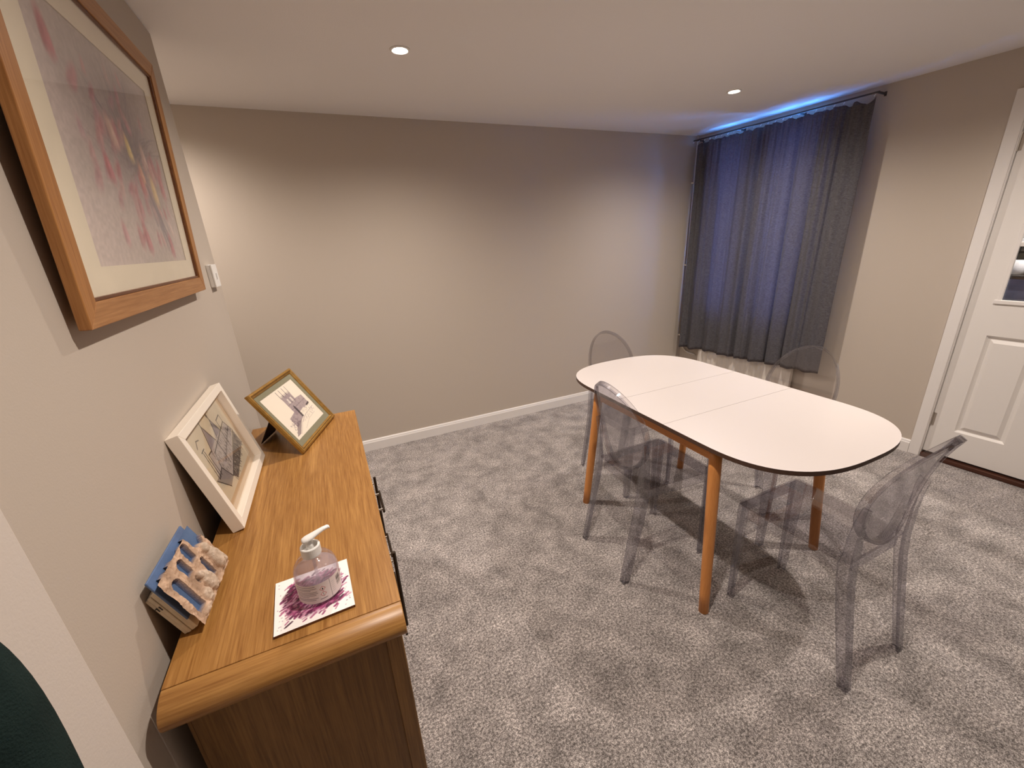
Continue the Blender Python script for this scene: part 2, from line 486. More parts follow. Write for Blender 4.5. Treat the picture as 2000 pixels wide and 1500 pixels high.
# right wall: local x runs along the wall to the back corner (0), local y into the room, z up
RWM = Matrix.Translation((XR, YB, 0)) @ Matrix.Rotation(pi/2-WR, 4, 'Z')
def uy(y):                     # world y on the wall -> local x
    return -(YB-y)/cos(WR)
def rw_struct(o, label=None):
    o.matrix_world = RWM
    return struct(o, label)
WIN = (uy(2.03), uy(2.86), 0.74, 2.19)        # window opening
DOOR = (uy(0.345), uy(1.105), 0.0, 2.02)      # door opening
bm = bmesh.new()
T = -0.14
L0 = -4.45
bx(bm, WIN[1], 0.05, T, 0, 0, H)
bx(bm, WIN[0], WIN[1], T, 0, 0, WIN[2]); bx(bm, WIN[0], WIN[1], T, 0, WIN[3], H)
bx(bm, DOOR[1], WIN[0], T, 0, 0, H)
bx(bm, DOOR[0], DOOR[1], T, 0, DOOR[3], H)
bx(bm, L0, DOOR[0], T, 0, 0, H)
rw_struct(obj('wall_right', bm, M['wall']), 'beige wall with the curtained window and the door')

def skirting(name, length, label):
    """skirting board profile swept along local x, local y out of the wall"""
    pr = [(0, 0), (0.016, 0), (0.016, 0.066), (0.012, 0.074), (0.011, 0.081), (0.006, 0.087), (0, 0.087)]
    bm = bmesh.new()
    A = [bm.verts.new((0, y, z)) for y, z in pr]; B = [bm.verts.new((length, y, z)) for y, z in pr]
    n = len(pr)
    for i in range(n): bm.faces.new((A[i], A[(i+1) % n], B[(i+1) % n], B[i]))
    bm.faces.new(A); bm.faces.new(list(reversed(B)))
    return struct(obj(name, bm, M['white']), label)
o = skirting('baseboard_back', XR+1.7, 'white skirting along the back wall')
o.matrix_world = Matrix.Translation((XR-0.001, YB, 0)) @ Matrix.Rotation(pi, 4, 'Z')
o = skirting('baseboard_right', -DOOR[1]-0.056-0.017, 'white skirting along the window wall')
o.matrix_world = RWM @ Matrix.Translation((DOOR[1]+0.056, 0, 0))
o = skirting('baseboard_left', YE-YN-0.03, 'white skirting along the left wall')
o.matrix_world = Matrix.Translation((0, YE-0.01, 0)) @ Matrix.Rotation(-pi/2, 4, 'Z')

# door casing and threshold
bm = bmesh.new()
for a, b_ in ((DOOR[1], DOOR[1]+0.055), (DOOR[0]-0.055, DOOR[0])):
    bx(bm, a, b_, 0.0, 0.016, 0, DOOR[3]+0.055)
bx(bm, DOOR[0], DOOR[1], 0.0, 0.016, DOOR[3], DOOR[3]+0.055)
for a, b_ in ((DOOR[1]-0.004, DOOR[1]+0.006), (DOOR[0]-0.006, DOOR[0]+0.004)):
    bx(bm, a, b_, T, 0.004, 0, DOOR[3])
bx(bm, DOOR[0], DOOR[1], T, 0.004, DOOR[3]-0.004, DOOR[3]+0.004)
rw_struct(obj('trim_1', bm, M['white'], bevel=0.003), 'white door casing')
rw_struct(box('trim_2', DOOR[0]+0.005, DOOR[1]-0.005, -0.12, 0.012, 0, 0.028, M['threshold'], bevel=0.004), 'dark wooden threshold under the door')

# ------------------------------------------------------------------ door: upper glazed, two raised panels below
door = bpy.data.objects.new('door_1', None); link(door); door.matrix_world = RWM
struct(door, 'white panelled door with small panes')
d0, d1, dz0, dz1 = DOOR[0]+0.006, DOOR[1]-0.006, 0.040, DOOR[3]-0.006
DY0, DY1 = -0.052, -0.014           # slab back and front
gy0, gy1 = d1-0.112, d0+0.112       # glazed field in local x (gy0 is the hinge side)
gz0, gz1 = 1.02, 1.90
bm = bmesh.new()
pzl, pzh = 0.215, 0.828
pmid = (d0+d1)/2
px = [(d1-0.108-0.215, d1-0.108), (d0+0.108, d0+0.108+0.215)]
# the slab around its openings
bx(bm, gy0, d1, DY0, DY1, dz0, dz1); bx(bm, d0, gy1, DY0, DY1, dz0, dz1)
bx(bm, gy1, gy0, DY0, DY1, gz1, dz1); bx(bm, gy1, gy0, DY0, DY1, pzh, gz0)
bx(bm, gy1, gy0, DY0, DY1, dz0, pzl)
bx(bm, px[1][1], px[0][0], DY0, DY1, pzl, pzh)
xl = [gy1, px[1][0]]; 
if px[1][0] > gy1: bx(bm, gy1, px[1][0], DY0, DY1, pzl, pzh)
if gy0 > px[0][1]: bx(bm, px[0][1], gy0, DY0, DY1, pzl, pzh)
obj('door_slab', bm, M['door'], door)
for a, b_ in px:                    # raised and fielded panel inside a sloping groove
    bm = bmesh.new()
    def ringpts(i, y): return [(a+i, y, pzl+i), (b_-i, y, pzl+i), (b_-i, y, pzh-i), (a+i, y, pzh-i)]
    rings = [ringpts(0.0, DY1), ringpts(0.012, DY1-0.012), ringpts(0.022, DY1-0.012), ringpts(0.040, DY1-0.001)]
    V = [[bm.verts.new(p) for p in r] for r in rings]
    for A, B in zip(V[:-1], V[1:]):
        for k in range(4): bm.faces.new((A[k], A[(k+1) % 4], B[(k+1) % 4], B[k]))
    bm.faces.new(V[-1])
    bk = [bm.verts.new((x, DY0, z)) for x, y, z in rings[0]]
    bm.faces.new(bk)
    for k in range(4): bm.faces.new((V[0][k], V[0][(k+1) % 4], bk[(k+1) % 4], bk[k]))
    obj('raised_panel', bm, M['door'], door)
# glazing bars and panes
zs_ = [gz0, gz0+0.305, gz0+0.60, gz1]
bm = bmesh.new()
gm = (gy0+gy1)/2
bx(bm, gm-0.012, gm+0.012, DY0, DY1-0.004, gz0, gz1)
for z in zs_[1:-1]: bx(bm, gy1, gy0, DY0, DY1-0.004, z-0.012, z+0.012)
obj('glazing_bars', bm, M['door'], door, bevel=0.004)
bm = bmesh.new()                    # bead round the glazed field, with a small sill
for a, b_, z0, z1 in ((gy0-0.010, gy0+0.006, gz0-0.01, gz1+0.01), (gy1-0.006, gy1+0.010, gz0-0.01, gz1+0.01)):
    bx(bm, a, b_, DY1-0.012, DY1+0.004, z0, z1)
bx(bm, gy1-0.016, gy0+0.016, DY1-0.012, DY1+0.008, gz0-0.012, gz0+0.010); bx(bm, gy1, gy0, DY1-0.012, DY1+0.004, gz1-0.008, gz1+0.01)
obj('glazing_bead', bm, M['white'], door, bevel=0.003)
for k in range(3):
    for a, b_ in ((gm+0.012, gy0), (gy1, gm-0.012)):
        box('pane', a, b_, -0.036, -0.032, zs_[k]+(0.012 if k else 0), zs_[k+1]-(0.012 if k < 2 else 0), M['pane'], door)
for z in (0.265, 1.83):
    bm = bmesh.new()
    bx(bm, d1-0.014, d1+0.012, DY1-0.003, DY1+0.003, z-0.042, z+0.042)
    tube(bm, [(d1+0.002, DY1+0.006, z-0.045), (d1+0.002, DY1+0.006, z+0.045)], 0.005, 8)
    obj('hinge', bm, M['steel'], door)
bm = bmesh.new()
tube(bm, [(d0+0.05, DY1, 1.0), (d0+0.05, DY1+0.045, 1.0), (d0+0.16, DY1+0.05, 1.0)], 0.009, 10)
bx(bm, d0+0.03, d0+0.07, DY1, DY1+0.008, 0.92, 1.07)
obj('handle', bm, M['steel'], door, smooth=False)

# ------------------------------------------------------------------ window behind the curtains
win = bpy.data.objects.new('window_1', None); link(win); win.matrix_world = RWM
struct(win, 'white framed window behind the dark curtains')
a, b_, z0, z1 = WIN
bm = bmesh.new()
for q in ((a, a+0.05, z0, z1), (b_-0.05, b_, z0, z1)): bx(bm, q[0], q[1], -0.070, -0.010, q[2], q[3])
bx(bm, a+0.05, b_-0.05, -0.070, -0.010, z0, z0+0.05); bx(bm, a+0.05, b_-0.05, -0.070, -0.010, z1-0.04, z1)
wm = uy(2.49)
bx(bm, wm-0.08, wm+0.08, -0.070, -0.006, z0+0.05, z1-0.04)
obj('window_frame', bm, M['upvc'], win, bevel=0.004)
box('pane', a+0.05, wm-0.08, -0.032, -0.028, z0+0.05, z1-0.04, M['pane'], win)
box('pane', wm+0.08, b_-0.05, -0.032, -0.028, z0+0.05, z1-0.04, M['pane'], win)
box('window_sill', a-0.02, b_+0.02, -0.005, 0.028, z0-0.02, z0+0.004, M['upvc'], win, bevel=0.004)

# ------------------------------------------------------------------ downlights
def downlight(x, y, label, power=LAMP_POWER, size=158, group='recessed ceiling downlights'):
    t = thing('downlight', label, 'ceiling light', (x, y, H), 0, group)
    bm = bmesh.new()
    lathe(bm, [(0.030, -0.002), (0.032, -0.005), (0.037, -0.006), (0.041, -0.004), (0.042, 0.0), (0.030, 0.0), (0.030, -0.002)], 40)
    obj('bezel', bm, M['plastic_white'], t, smooth=True)
    bm = bmesh.new(); lathe(bm, [(0.0, -0.004), (0.015, -0.0035), (0.030, -0.002)], 32)
    obj('lamp_face', bm, M['bulb'], t, smooth=True)
    ld = bpy.data.lights.new('downlight_beam', 'SPOT')
    ld.energy = power; ld.color = LAMP_COLOR; ld.spot_size = radians(size); ld.spot_blend = 1.0
    ld.shadow_soft_size = 0.022
    lo = bpy.data.objects.new('downlight_beam', ld); link(lo, t)
    lo.location = (0, 0, -0.012)
    return t
downlight(0.875, 2.078, 'lit downlight in the ceiling nearer the floral picture wall')
downlight(2.871, 2.085, 'lit downlight in the ceiling nearer the curtained window')
downlight(0.875, 0.66, 'lit downlight in the ceiling over the near end of the sideboard')
downlight(2.871, 0.66, 'lit downlight in the ceiling above the chair by the door')
downlight(-0.45, 2.62, 'lit downlight in the passage ceiling behind the left wall', 50)

# ================================================================== DINING TABLE
TC = (1.965, 1.3035); TZ = 0.745
table = thing('dining_table', 'white topped extending dining table with rounded ends and beech legs', 'table', (TC[0], TC[1], 0))
def top_outline(n=22):
    a, s, b, e = 0.402, 0.335, 0.358, 2.75      # half width, straight half length, end depth, roundness
    pts = []
    for i in range(n+1):
        t = pi/2*i/n
        pts.append((a*cos(t)**(2/e), s+b*sin(t)**(2/e)))
    return pts                                   # quarter from (a, s) to (0, s+b)
q = top_outline()
gap = 0.0012; LF = 0.155                        # half the leaf
def top_half(sgn):
    half = [(x, y) for x, y in q] + [(-x, y) for x, y in reversed(q[:-1])]
    pts = [(0.402, LF+gap)] + half + [(-0.402, LF+gap)]
    pts = [(x*sgn, y*sgn) for x, y in pts]
    bm = bmesh.new(); prism(bm, pts, TZ-0.017, TZ, 0, 1)
    return obj('table_top_half', bm, None, table, mats=[M['laminate'], M['table_edge']])
top_half(1); top_half(-1)
bm = bmesh.new(); prism(bm, [(-0.402, -LF), (0.402, -LF), (0.402, LF), (-0.402, LF)], TZ-0.017, TZ, 0, 1)
obj('extension_leaf', bm, None, table, mats=[M['laminate'], M['table_edge']])
LEG = [((1.589, .874), (1, 1)), ((1.588, 1.723), (1, -1)), ((2.338, .893), (-1, 1)), ((2.343, 1.742), (-1, -1))]
lt = []
for (x, y), (sx, sy) in LEG:
    x -= TC[0]; y -= TC[1]
    tx, ty = x+sx*0.032, y+sy*0.062
    lt.append((tx, ty))
    bm = bmesh.new()
    P = [(x+(tx-x)*k/8, y+(ty-y)*k/8, (TZ-0.017)*k/8) for k in range(9)]
    tube(bm, P, [0.0195, 0.020, 0.0205, 0.021, 0.0215, 0.022, 0.0225, 0.023, 0.0235], 24)
    obj('leg', bm, M['beech'], table, smooth=False, bevel=0.0)
for o in table.children:
    if o.name.startswith('leg'):
        for p in o.data.polygons: p.use_smooth = len(p.vertices) == 4
za, zb = TZ-0.078, TZ-0.017
for i, j in ((0, 1), (2, 3)):
    x = (lt[i][0]+lt[j][0])/2; box('apron_rail', x-0.010, x+0.010, lt[i][1]+0.018, lt[j][1]-0.018, za, zb, M['beech_y'], table, bevel=0.002)
for i, j in ((0, 2), (1, 3)):
    y = (lt[i][1]+lt[j][1])/2; box('apron_rail', lt[i][0]+0.018, lt[j][0]-0.018, y-0.010, y+0.010, za, zb, M['beech_x'], table, bevel=0.002)

# ================================================================== CLEAR CHAIRS
def build_chair(label, loc, rotz):
    t = thing('ghost_chair', label, 'chair', loc, rotz, 'clear plastic dining chairs round the table')
    G = M['ghost']; GL = M['ghost_leg']
    zt = 0.466
    # seat: thin sheet with rounded corners, dished a little
    def outline(off=0.0):
        w0, w1, yf, yr, r = 0.180-off, 0.168-off, 0.232-off, -0.150+off, 0.020
        pts = []
        for cx_, cy_, a0 in ((w0-r, yf-r, 0), (-w0+r, yf-r, 90), (-w1+r, yr+r, 180), (w1-r, yr+r, 270)):
            for k in range(5):
                an = radians(a0+k*22.5); pts.append((cx_+r*cos(an), cy_+r*sin(an)))
        return pts
    bm = bmesh.new(); prism(bm, outline(), zt-0.006, zt)
    obj('seat', bm, G, t, bevel=0.0028, segs=3)
    # rails under the seat
    bm = bmesh.new(); bx(bm, -0.140, 0.140, 0.222, 0.230, zt-0.052, zt-0.0065); obj('front_rail', bm, G, t, bevel=0.0018, segs=3)
    bm = bmesh.new(); bx(bm, -0.128, 0.128, -0.148, -0.140, zt-0.046, zt-0.0065); obj('rear_rail', bm, G, t, bevel=0.0018, segs=3)
    for s in (-1, 1):
        bm = bmesh.new()
        A = [(s*0.170, 0.192), (s*0.178, 0.192), (s*0.166, -0.120), (s*0.158, -0.120)]
        prism(bm, A, zt-0.052, zt-0.0065); obj('side_rail', bm, G, t, bevel=0.003, segs=3)
    # front legs: angle section tapering to the foot
    for s in (-1, 1):
        bm = bmesh.new()
        rings = []
        for k in range(7):
            f = k/6; z = (zt-0.0065)*(1-f)
            w = 0.044*(1-f)+0.027*f; th = 0.009
            ox = 0.178*(1-f)+0.174*f; oy = 0.230*(1-f)+0.222*f
            rings.append([(s*ox, oy, z), (s*(ox-w), oy, z), (s*(ox-w), oy-th, z), (s*(ox-th), oy-th, z), (s*(ox-th), oy-w, z), (s*ox, oy-w, z)])
        loft(bm, rings); obj('front_leg', bm, GL, t, bevel=0.0034, segs=3)
    # rear legs: sabre curve from the foot through the seat up into the oval
    path = [(-0.232, 0.0), (-0.214, 0.10), (-0.196, 0.20), (-0.178, 0.30), (-0.163, 0.39), (-0.157, 0.455), (-0.156, 0.50), (-0.155, 0.56), (-0.157, 0.62), (-0.164, 0.68)]
    wid = [0.030, 0.033, 0.036, 0.038, 0.040, 0.041, 0.040, 0.037, 0.033, 0.028]
    xo = [0.174, 0.174, 0.174, 0.174, 0.174, 0.174, 0.1735, 0.1720, 0.1705, 0.1700]
    for s in (-1, 1):
        bm = bmesh.new(); rings = []
        for (y, z), w, x in zip(path, wid, xo):
            th = 0.009; dp = w*0.95 if z < 0.47 else w*0.8
            wi = w if z < 0.52 else w*max(0.30, 1-(z-0.52)*5.2)
            rings.append([(s*x, y-0.006, z), (s*(x-wi), y-0.006, z), (s*(x-wi), y-0.006+th, z), (s*(x-th), y-0.006+th, z), (s*(x-th), y-0.006+dp, z), (s*x, y-0.006+dp, z)])
        loft(bm, rings); obj('rear_leg', bm, GL, t, bevel=0.0034, segs=3)
    # oval back: a deep rim round a thin oval panel, leaning and slightly curved
    zc, ah, aw = 0.702, 0.205, 0.169
    def spine(z):                     # y of the back at height z
        f = z-zc
        return -0.161 - 0.211*f - 1.047*f*f
    def P(rad, an, off):              # off along the normal, forward positive
        z = zc + ah*rad*sin(an); x = aw*rad*cos(an)
        y = spine(z)
        e = 1e-3; sl = (spine(z+e)-spine(z))/e
        nl = sqrt(1+sl*sl); ny, nz = 1/nl, -sl/nl
        bow = 0.004*(x/aw)**2         # the panel is dished: sides come forward
        return (x, y+ny*(off)+bow, z+nz*off)
    n = 72
    rings = []
    for k in range(n):
        an = 2*pi*k/n
        dp = 0.021 + 0.013*(0.5-0.5*sin(an))
        rings.append([P(1.0, an, -0.008), P(1.0, an, dp-0.008), P(0.962, an, dp-0.008), P(0.955, an, -0.008)])
    bm = bmesh.new(); loft(bm, rings, closed=True); obj('back_rim', bm, GL, t, bevel=0.0028, segs=3)
    bm = bmesh.new()
    for off, flip in ((-0.003, False), (0.003, True)):
        prev = [bm.verts.new(P(0.0, 0, off))]
        for ri in range(1, 7):
            cur = [bm.verts.new(P(0.956*ri/6, 2*pi*k/n, off)) for k in range(n)]
            for k in range(n):
                if len(prev) == 1: bm.faces.new((prev[0], cur[k], cur[(k+1) % n]))
                else: bm.faces.new((prev[k], cur[k], cur[(k+1) % n], prev[(k+1) % n]))
            prev = cur
    obj('back_panel', bm, G, t, smooth=True)
    return t
ch0 = build_chair('clear plastic chair pulled out at the near right table end by the door', (1.916, 0.668, 0), 0.0)
dup(ch0, (1.630, 1.296, 0), -pi/2-0.035, 'clear plastic chair pushed in at the table side facing the sideboard')
dup(ch0, (1.976, 1.862, 0), pi+0.03, 'clear plastic chair behind the far table end near the back wall')
dup(ch0, (2.348, 1.190, 0), pi/2, 'clear plastic chair at the table side facing the curtained window')

# ================================================================== SIDEBOARD
SX0, SX1 = 0.027, 0.430
SYN, SYF = 0.700, 1.866
sb = thing('sideboard', 'oak sideboard with dark bar handles standing along the left wall', 'sideboard', (0.23, 1.26, 0))
def S(name, x0, x1, y0, y1, z0, z1, m, parent=sb, bevel=0.0):
    return box(name, x0-0.23, x1-0.23, y0-1.26, y1-1.26, z0, z1, m, parent, bevel)
S('top_board', SX0, SX1, SYN+0.0008, SYF, ZS-0.022, ZS, M['oak_y'], bevel=0.0012)
# rounded moulding across the near end of the top
def nose(name, ysgn, yj):
    prof = [(0.0, 0.0), (0.012, -0.0012), (0.024, -0.005), (0.034, -0.011), (0.042, -0.019), (0.046, -0.028), (0.046, -0.037), (0.042, -0.045), (0.034, -0.050), (0.0, -0.050)]
    bm = bmesh.new()
    A = [bm.verts.new((SX0-0.23, yj+ysgn*p-1.26, ZS+z)) for p, z in prof]
    B = [bm.verts.new((SX1-0.23, yj+ysgn*p-1.26, ZS+z)) for p, z in prof]
    m_ = len(prof)
    for i in range(m_): bm.faces.new((A[i], A[(i+1) % m_], B[(i+1) % m_], B[i]))
    bm.faces.new(A); bm.faces.new(list(reversed(B)))
    o = obj(name, bm, M['oak_x'], sb, bevel=0.002)
    for p in o.data.polygons: p.use_smooth = len(p.vertices) == 4
    return o
nose('end_moulding', -1, SYN)
S('top_underlay', SX0+0.004, SX1-0.004, SYN+0.004, SYF-0.004, ZS-0.05, ZS-0.0225, M['oak_y'])
for y0, y1 in ((0.712, 0.730), (1.832, 1.850)):
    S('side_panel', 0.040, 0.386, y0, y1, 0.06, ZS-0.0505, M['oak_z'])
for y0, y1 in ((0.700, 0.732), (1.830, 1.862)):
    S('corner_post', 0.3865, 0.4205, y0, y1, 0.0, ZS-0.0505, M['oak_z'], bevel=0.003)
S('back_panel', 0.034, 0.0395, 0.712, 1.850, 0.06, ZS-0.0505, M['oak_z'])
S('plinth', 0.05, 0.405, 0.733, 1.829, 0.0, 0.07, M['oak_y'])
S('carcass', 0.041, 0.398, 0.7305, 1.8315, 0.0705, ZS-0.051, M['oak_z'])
def bar_handle(parent, x, y, z, ln, vertical):
    bm = bmesh.new()
    h = ln/2
    if vertical:
        tube(bm, [(x, y, z-h), (x, y, z+h)], 0.0048, 10)
        st = [(y, z-h*0.8), (y, z+h*0.8)]
    else:
        tube(bm, [(x, y-h, z), (x, y+h, z)], 0.0040, 10)
        st = [(y-h*0.75, z), (y+h*0.75, z)]
    o = obj('handle', bm, M['bronze'], parent)
    for yy, zz in st:
        bm = bmesh.new(); tube(bm, [(x-0.026, yy, zz), (x, yy, zz)], 0.0035, 8)
        obj('handle_stem', bm, M['steel'], parent)
X = lambda v: v-0.23
for y0, y1, hy, ht in ((0.734, 1.000, 0.955, 0.585), (1.362, 1.828, 1.392, 0.575)):
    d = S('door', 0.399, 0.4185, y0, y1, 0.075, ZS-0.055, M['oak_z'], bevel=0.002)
    bar_handle(d, X(0.4445), hy-1.26, ht, 0.26, True)
for z0, z1 in ((0.575, 0.743), (0.405, 0.571), (0.235, 0.401), (0.075, 0.231)):
    d = S('drawer', 0.399, 0.4185, 1.003, 1.359, z0, z1, M['oak_y'], bevel=0.002)
    bar_handle(d, X(0.4470), 1.20-1.26, z1-0.02, 0.12, False)

# ================================================================== PICTURES
def frame_rails(w, h, T, rw, parent, mh, mv, recess, bevel=0.0015, lip=None):
    """mitred four-piece frame, back at y=0, front at y=-T, bottom at z=0"""
    def rail(pts, m):
        bm = bmesh.new()
        A = [bm.verts.new((x, 0, z)) for x, z in pts]; B = [bm.verts.new((x, -T, z)) for x, z in pts]
        for k in range(4): bm.faces.new((A[k], A[(k+1) % 4], B[(k+1) % 4], B[k]))
        bm.faces.new(A); bm.faces.new(B)
        obj('frame_rail', bm, m, parent, bevel=bevel)
    W = w/2
    rail([(-W, 0), (W, 0), (W-rw, rw), (-W+rw, rw)], mh)
    rail([(-W, h), (W, h), (W-rw, h-rw), (-W+rw, h-rw)], mh)
    rail([(-W, 0), (-W, h), (-W+rw, h-rw), (-W+rw, rw)], mv)
    rail([(W, 0), (W, h), (W-rw, h-rw), (W-rw, rw)], mv)
    if lip:
        lw, ly = lip
        bm = bmesh.new()
        for a, b_, c, d in ((-W+rw, W-rw, rw, rw+lw), (-W+rw, W-rw, h-rw-lw, h-rw), (-W+rw, -W+rw+lw, rw+lw, h-rw-lw), (W-rw-lw, W-rw, rw+lw, h-rw-lw)):
            bx(bm, a, b_, -ly, -0.004, c, d)
        obj('frame_lip', bm, M['frame_lip'], parent, bevel=0.001)

def flat(name, x0, x1, z0, z1, y, m, parent, th=0.002):
    return box(name, x0, x1, y, y+th, z0, z1, m, parent)

def mount(x0, x1, z0, z1, wx0, wx1, wz0, wz1, y, m, parent, th=0.0016):
    """card with a window cut in it"""
    bm = bmesh.new()
    bx(bm, x0, wx0, y, y+th, z0, z1); bx(bm, wx1, x1, y, y+th, z0, z1)
    bx(bm, wx0, wx1, y, y+th, z0, wz0); bx(bm, wx0, wx1, y, y+th, wz1, z1)
    return obj('mount', bm, m, parent)

# --- large floral print on the left wall (tilted out a little at the top)
wp = thing('wall_picture', 'large oak framed floral watercolour print hung on the left wall', 'picture',
           mat=frame_matrix((0.0135, 1.3425, 1.381), 0.0, -0.046))
fw, fh = 0.833, 0.652
frame_rails(fw, fh, 0.0185, 0.043, wp, M['frame_oak'], M['frame_oak_v'], 0.018, lip=(0.006, 0.015))
flat('backing_board', -fw/2+0.01, fw/2-0.01, 0.01, fh-0.01, -0.004, M['backing'], wp, 0.003)
mount(-fw/2+0.044, fw/2-0.044, 0.044, fh-0.044, -0.285, 0.305, 0.100, fh-0.100, -0.0086, M['mat_cream'], wp)
cv = Canvas(230, 176, (204, 190, 184), 5)
A = cv.asp
rg = random.Random(11)
cv.a += cv.noise(5, 0.05)[..., None]*np.array([1.0, 0.8, 0.9])
cv.ell(0.62*A, 0.52, 0.52, 0.42, 0.5, (150, 138, 142), 0.55, 1.2)
cv.ell(0.55*A, 0.62, 0.30, 0.26, 0.5, (118, 108, 118), 0.5, 1.3)
cv.ell(0.30*A, 0.80, 0.40, 0.30, 0.2, (168, 154, 152), 0.5, 1.2)
cv.ell(0.30*A, 0.22, 0.40, 0.26, 0.0, (206, 190, 186), 0.55, 1.2)
for k in range(150):                       # stems and leaves fanning from the middle of the bunch
    an = rg.uniform(0.2, 2.9); L = rg.uniform(0.15, 0.5)
    x0, y0 = 0.60*A+rg.uniform(-0.12, 0.12), 0.52+rg.uniform(-0.1, 0.08)
    c = rg.choice([(110, 104, 122), (132, 120, 130), (150, 128, 136), (96, 92, 108), (140, 132, 120)])
    cv.line([(x0, y0), (x0+L*cos(an), y0+L*sin(an)*0.8)], rg.uniform(0.002, 0.006), c, rg.uniform(0.12, 0.4))
for k in range(36):                        # stalks falling away to the lower right
    x0, y0 = 0.66*A+rg.uniform(-0.06, 0.08), 0.46+rg.uniform(-0.06, 0.05)
    cv.line([(x0, y0), (x0+rg.uniform(0.04, 0.26), y0-rg.uniform(0.18, 0.40))], rg.uniform(0.003, 0.010), rg.choice([(104, 100, 118), (122, 112, 126), (150, 138, 148)]), rg.uniform(0.2, 0.5))
def tulip(x, y, s, rot, base, al):
    cv.ell(x, y, 0.024*s, 0.052*s, rot, base, al, 0.8)
    cv.ell(x+0.012*s, y-0.006*s, 0.013*s, 0.042*s, rot+0.25, tuple(min(255, v+22) for v in base), al*0.8, 0.8)
    cv.ell(x-0.013*s, y-0.004*s, 0.012*s, 0.040*s, rot-0.25, tuple(max(0, v-26) for v in base), al*0.6, 0.8)
pinks = [(186, 120, 128), (198, 140, 144), (176, 106, 118), (206, 158, 156), (188, 132, 146)]
for k in range(62):
    an = rg.uniform(0.0, 2*pi); rr = rg.uniform(0.10, 0.46)
    tulip(0.56*A+rr*1.25*cos(an), 0.52+rr*0.92*sin(an), rg.uniform(0.7, 1.35), rg.uniform(-0.5, 0.5)+(0.3 if cos(an) > 0 else -0.3), rg.choice(pinks), rg.uniform(0.25, 0.62))
for x, y, s, r_, c in ((0.12*A, 0.86, 1.5, 0.1, (176, 92, 104)), (0.58*A, 0.58, 1.2, 0.2, (226, 200, 140)), (0.66*A, 0.47, 1.2, 0.2, (214, 160, 140)), (0.77*A, 0.40, 1.5, 0.1, (226, 196, 148)), (0.74*A, 0.58, 1.2, 0.1, (206, 176, 168)),
                       (0.44*A, 0.62, 1.5, 0.3, (210, 180, 168)), (0.63*A, 0.42, 1.1, 0.3, (190, 112, 116)), (0.88*A, 0.20, 1.1, 0.2, (212, 190, 186)), (0.32*A, 0.44, 1.3, 0.2, (192, 116, 126)), (0.90*A, 0.45, 1.5, 0.1, (190, 122, 130)),
                       (0.52*A, 0.13, 1.4, 0.2, (186, 112, 124)), (0.82*A, 0.10, 1.3, 0.1, (184, 108, 122)), (0.30*A, 0.15, 1.1, 0.1, (196, 146, 152))):
    tulip(x, y, s, r_, c, 0.85)
cv.line([(0.68*A, 0.42), (0.80*A, 0.10)], 0.014, (110, 106, 124), 0.5)
cv.grain(60, 0.05)
grid_print('print', cv, lambda u, v: (-0.287+0.594*u, -0.0062, 0.098+(fh-0.196)*v), M['ink'], wp)
flat('glass', -fw/2+0.044, fw/2-0.044, 0.044, fh-0.044, -0.0125, M['picture_glass'], wp, 0.002)

# --- white box frame with an ink drawing, leaning on the left wall
wf = thing('white_picture_frame', 'white box frame with an ink drawing of gabled houses leaning on the wall', 'picture',
           mat=frame_matrix((0.0728, 1.343, ZS+0.0004), 0.014, 0.238))
w, h, Tk = 0.442, 0.297, 0.029
frame_rails(w, h, Tk, 0.022, wf, M['frame_white'], M['frame_white'], 0.02, bevel=0.001)
flat('backing_board', -w/2+0.005, w/2-0.005, 0.005, h-0.005, -0.004, M['backing'], wf, 0.003)
flat('mount', -w/2+0.0225, w/2-0.0225, 0.0225, h-0.0225, -0.0065, M['mat_buff'], wf, 0.002)
cv = Canvas(250, 170, (206, 192, 168), 3)
A = cv.asp
cv.a += cv.noise(4, 0.03)[..., None]
INK = (52, 46, 50)
GR = (132, 122, 126)
# street front in perspective: gabled houses, long wall, dark cobbles below
cv.poly([(0.16*A, 0.30), (0.30*A, 0.16), (0.42*A, 0.13), (0.93*A, 0.50), (0.86*A, 0.68), (0.66*A, 0.62), (0.60*A, 0.80), (0.50*A, 0.62), (0.44*A, 0.90), (0.32*A, 0.62), (0.24*A, 0.60)], (166, 156, 156), 0.75)
cv.poly([(0.40*A, 0.12), (0.46*A, 0.02), (0.98*A, 0.22), (0.95*A, 0.46)], (70, 62, 62), 0.8)
cv.poly([(0.10*A, 0.33), (0.30*A, 0.36), (0.40*A, 0.12), (0.26*A, 0.08)], (112, 102, 102), 0.6)
cv.poly([(0.32*A, 0.62), (0.41*A, 0.92), (0.50*A, 0.66)], (128, 120, 130), 0.7)
cv.poly([(0.57*A, 0.66), (0.63*A, 0.88), (0.70*A, 0.66)], (120, 112, 124), 0.7)
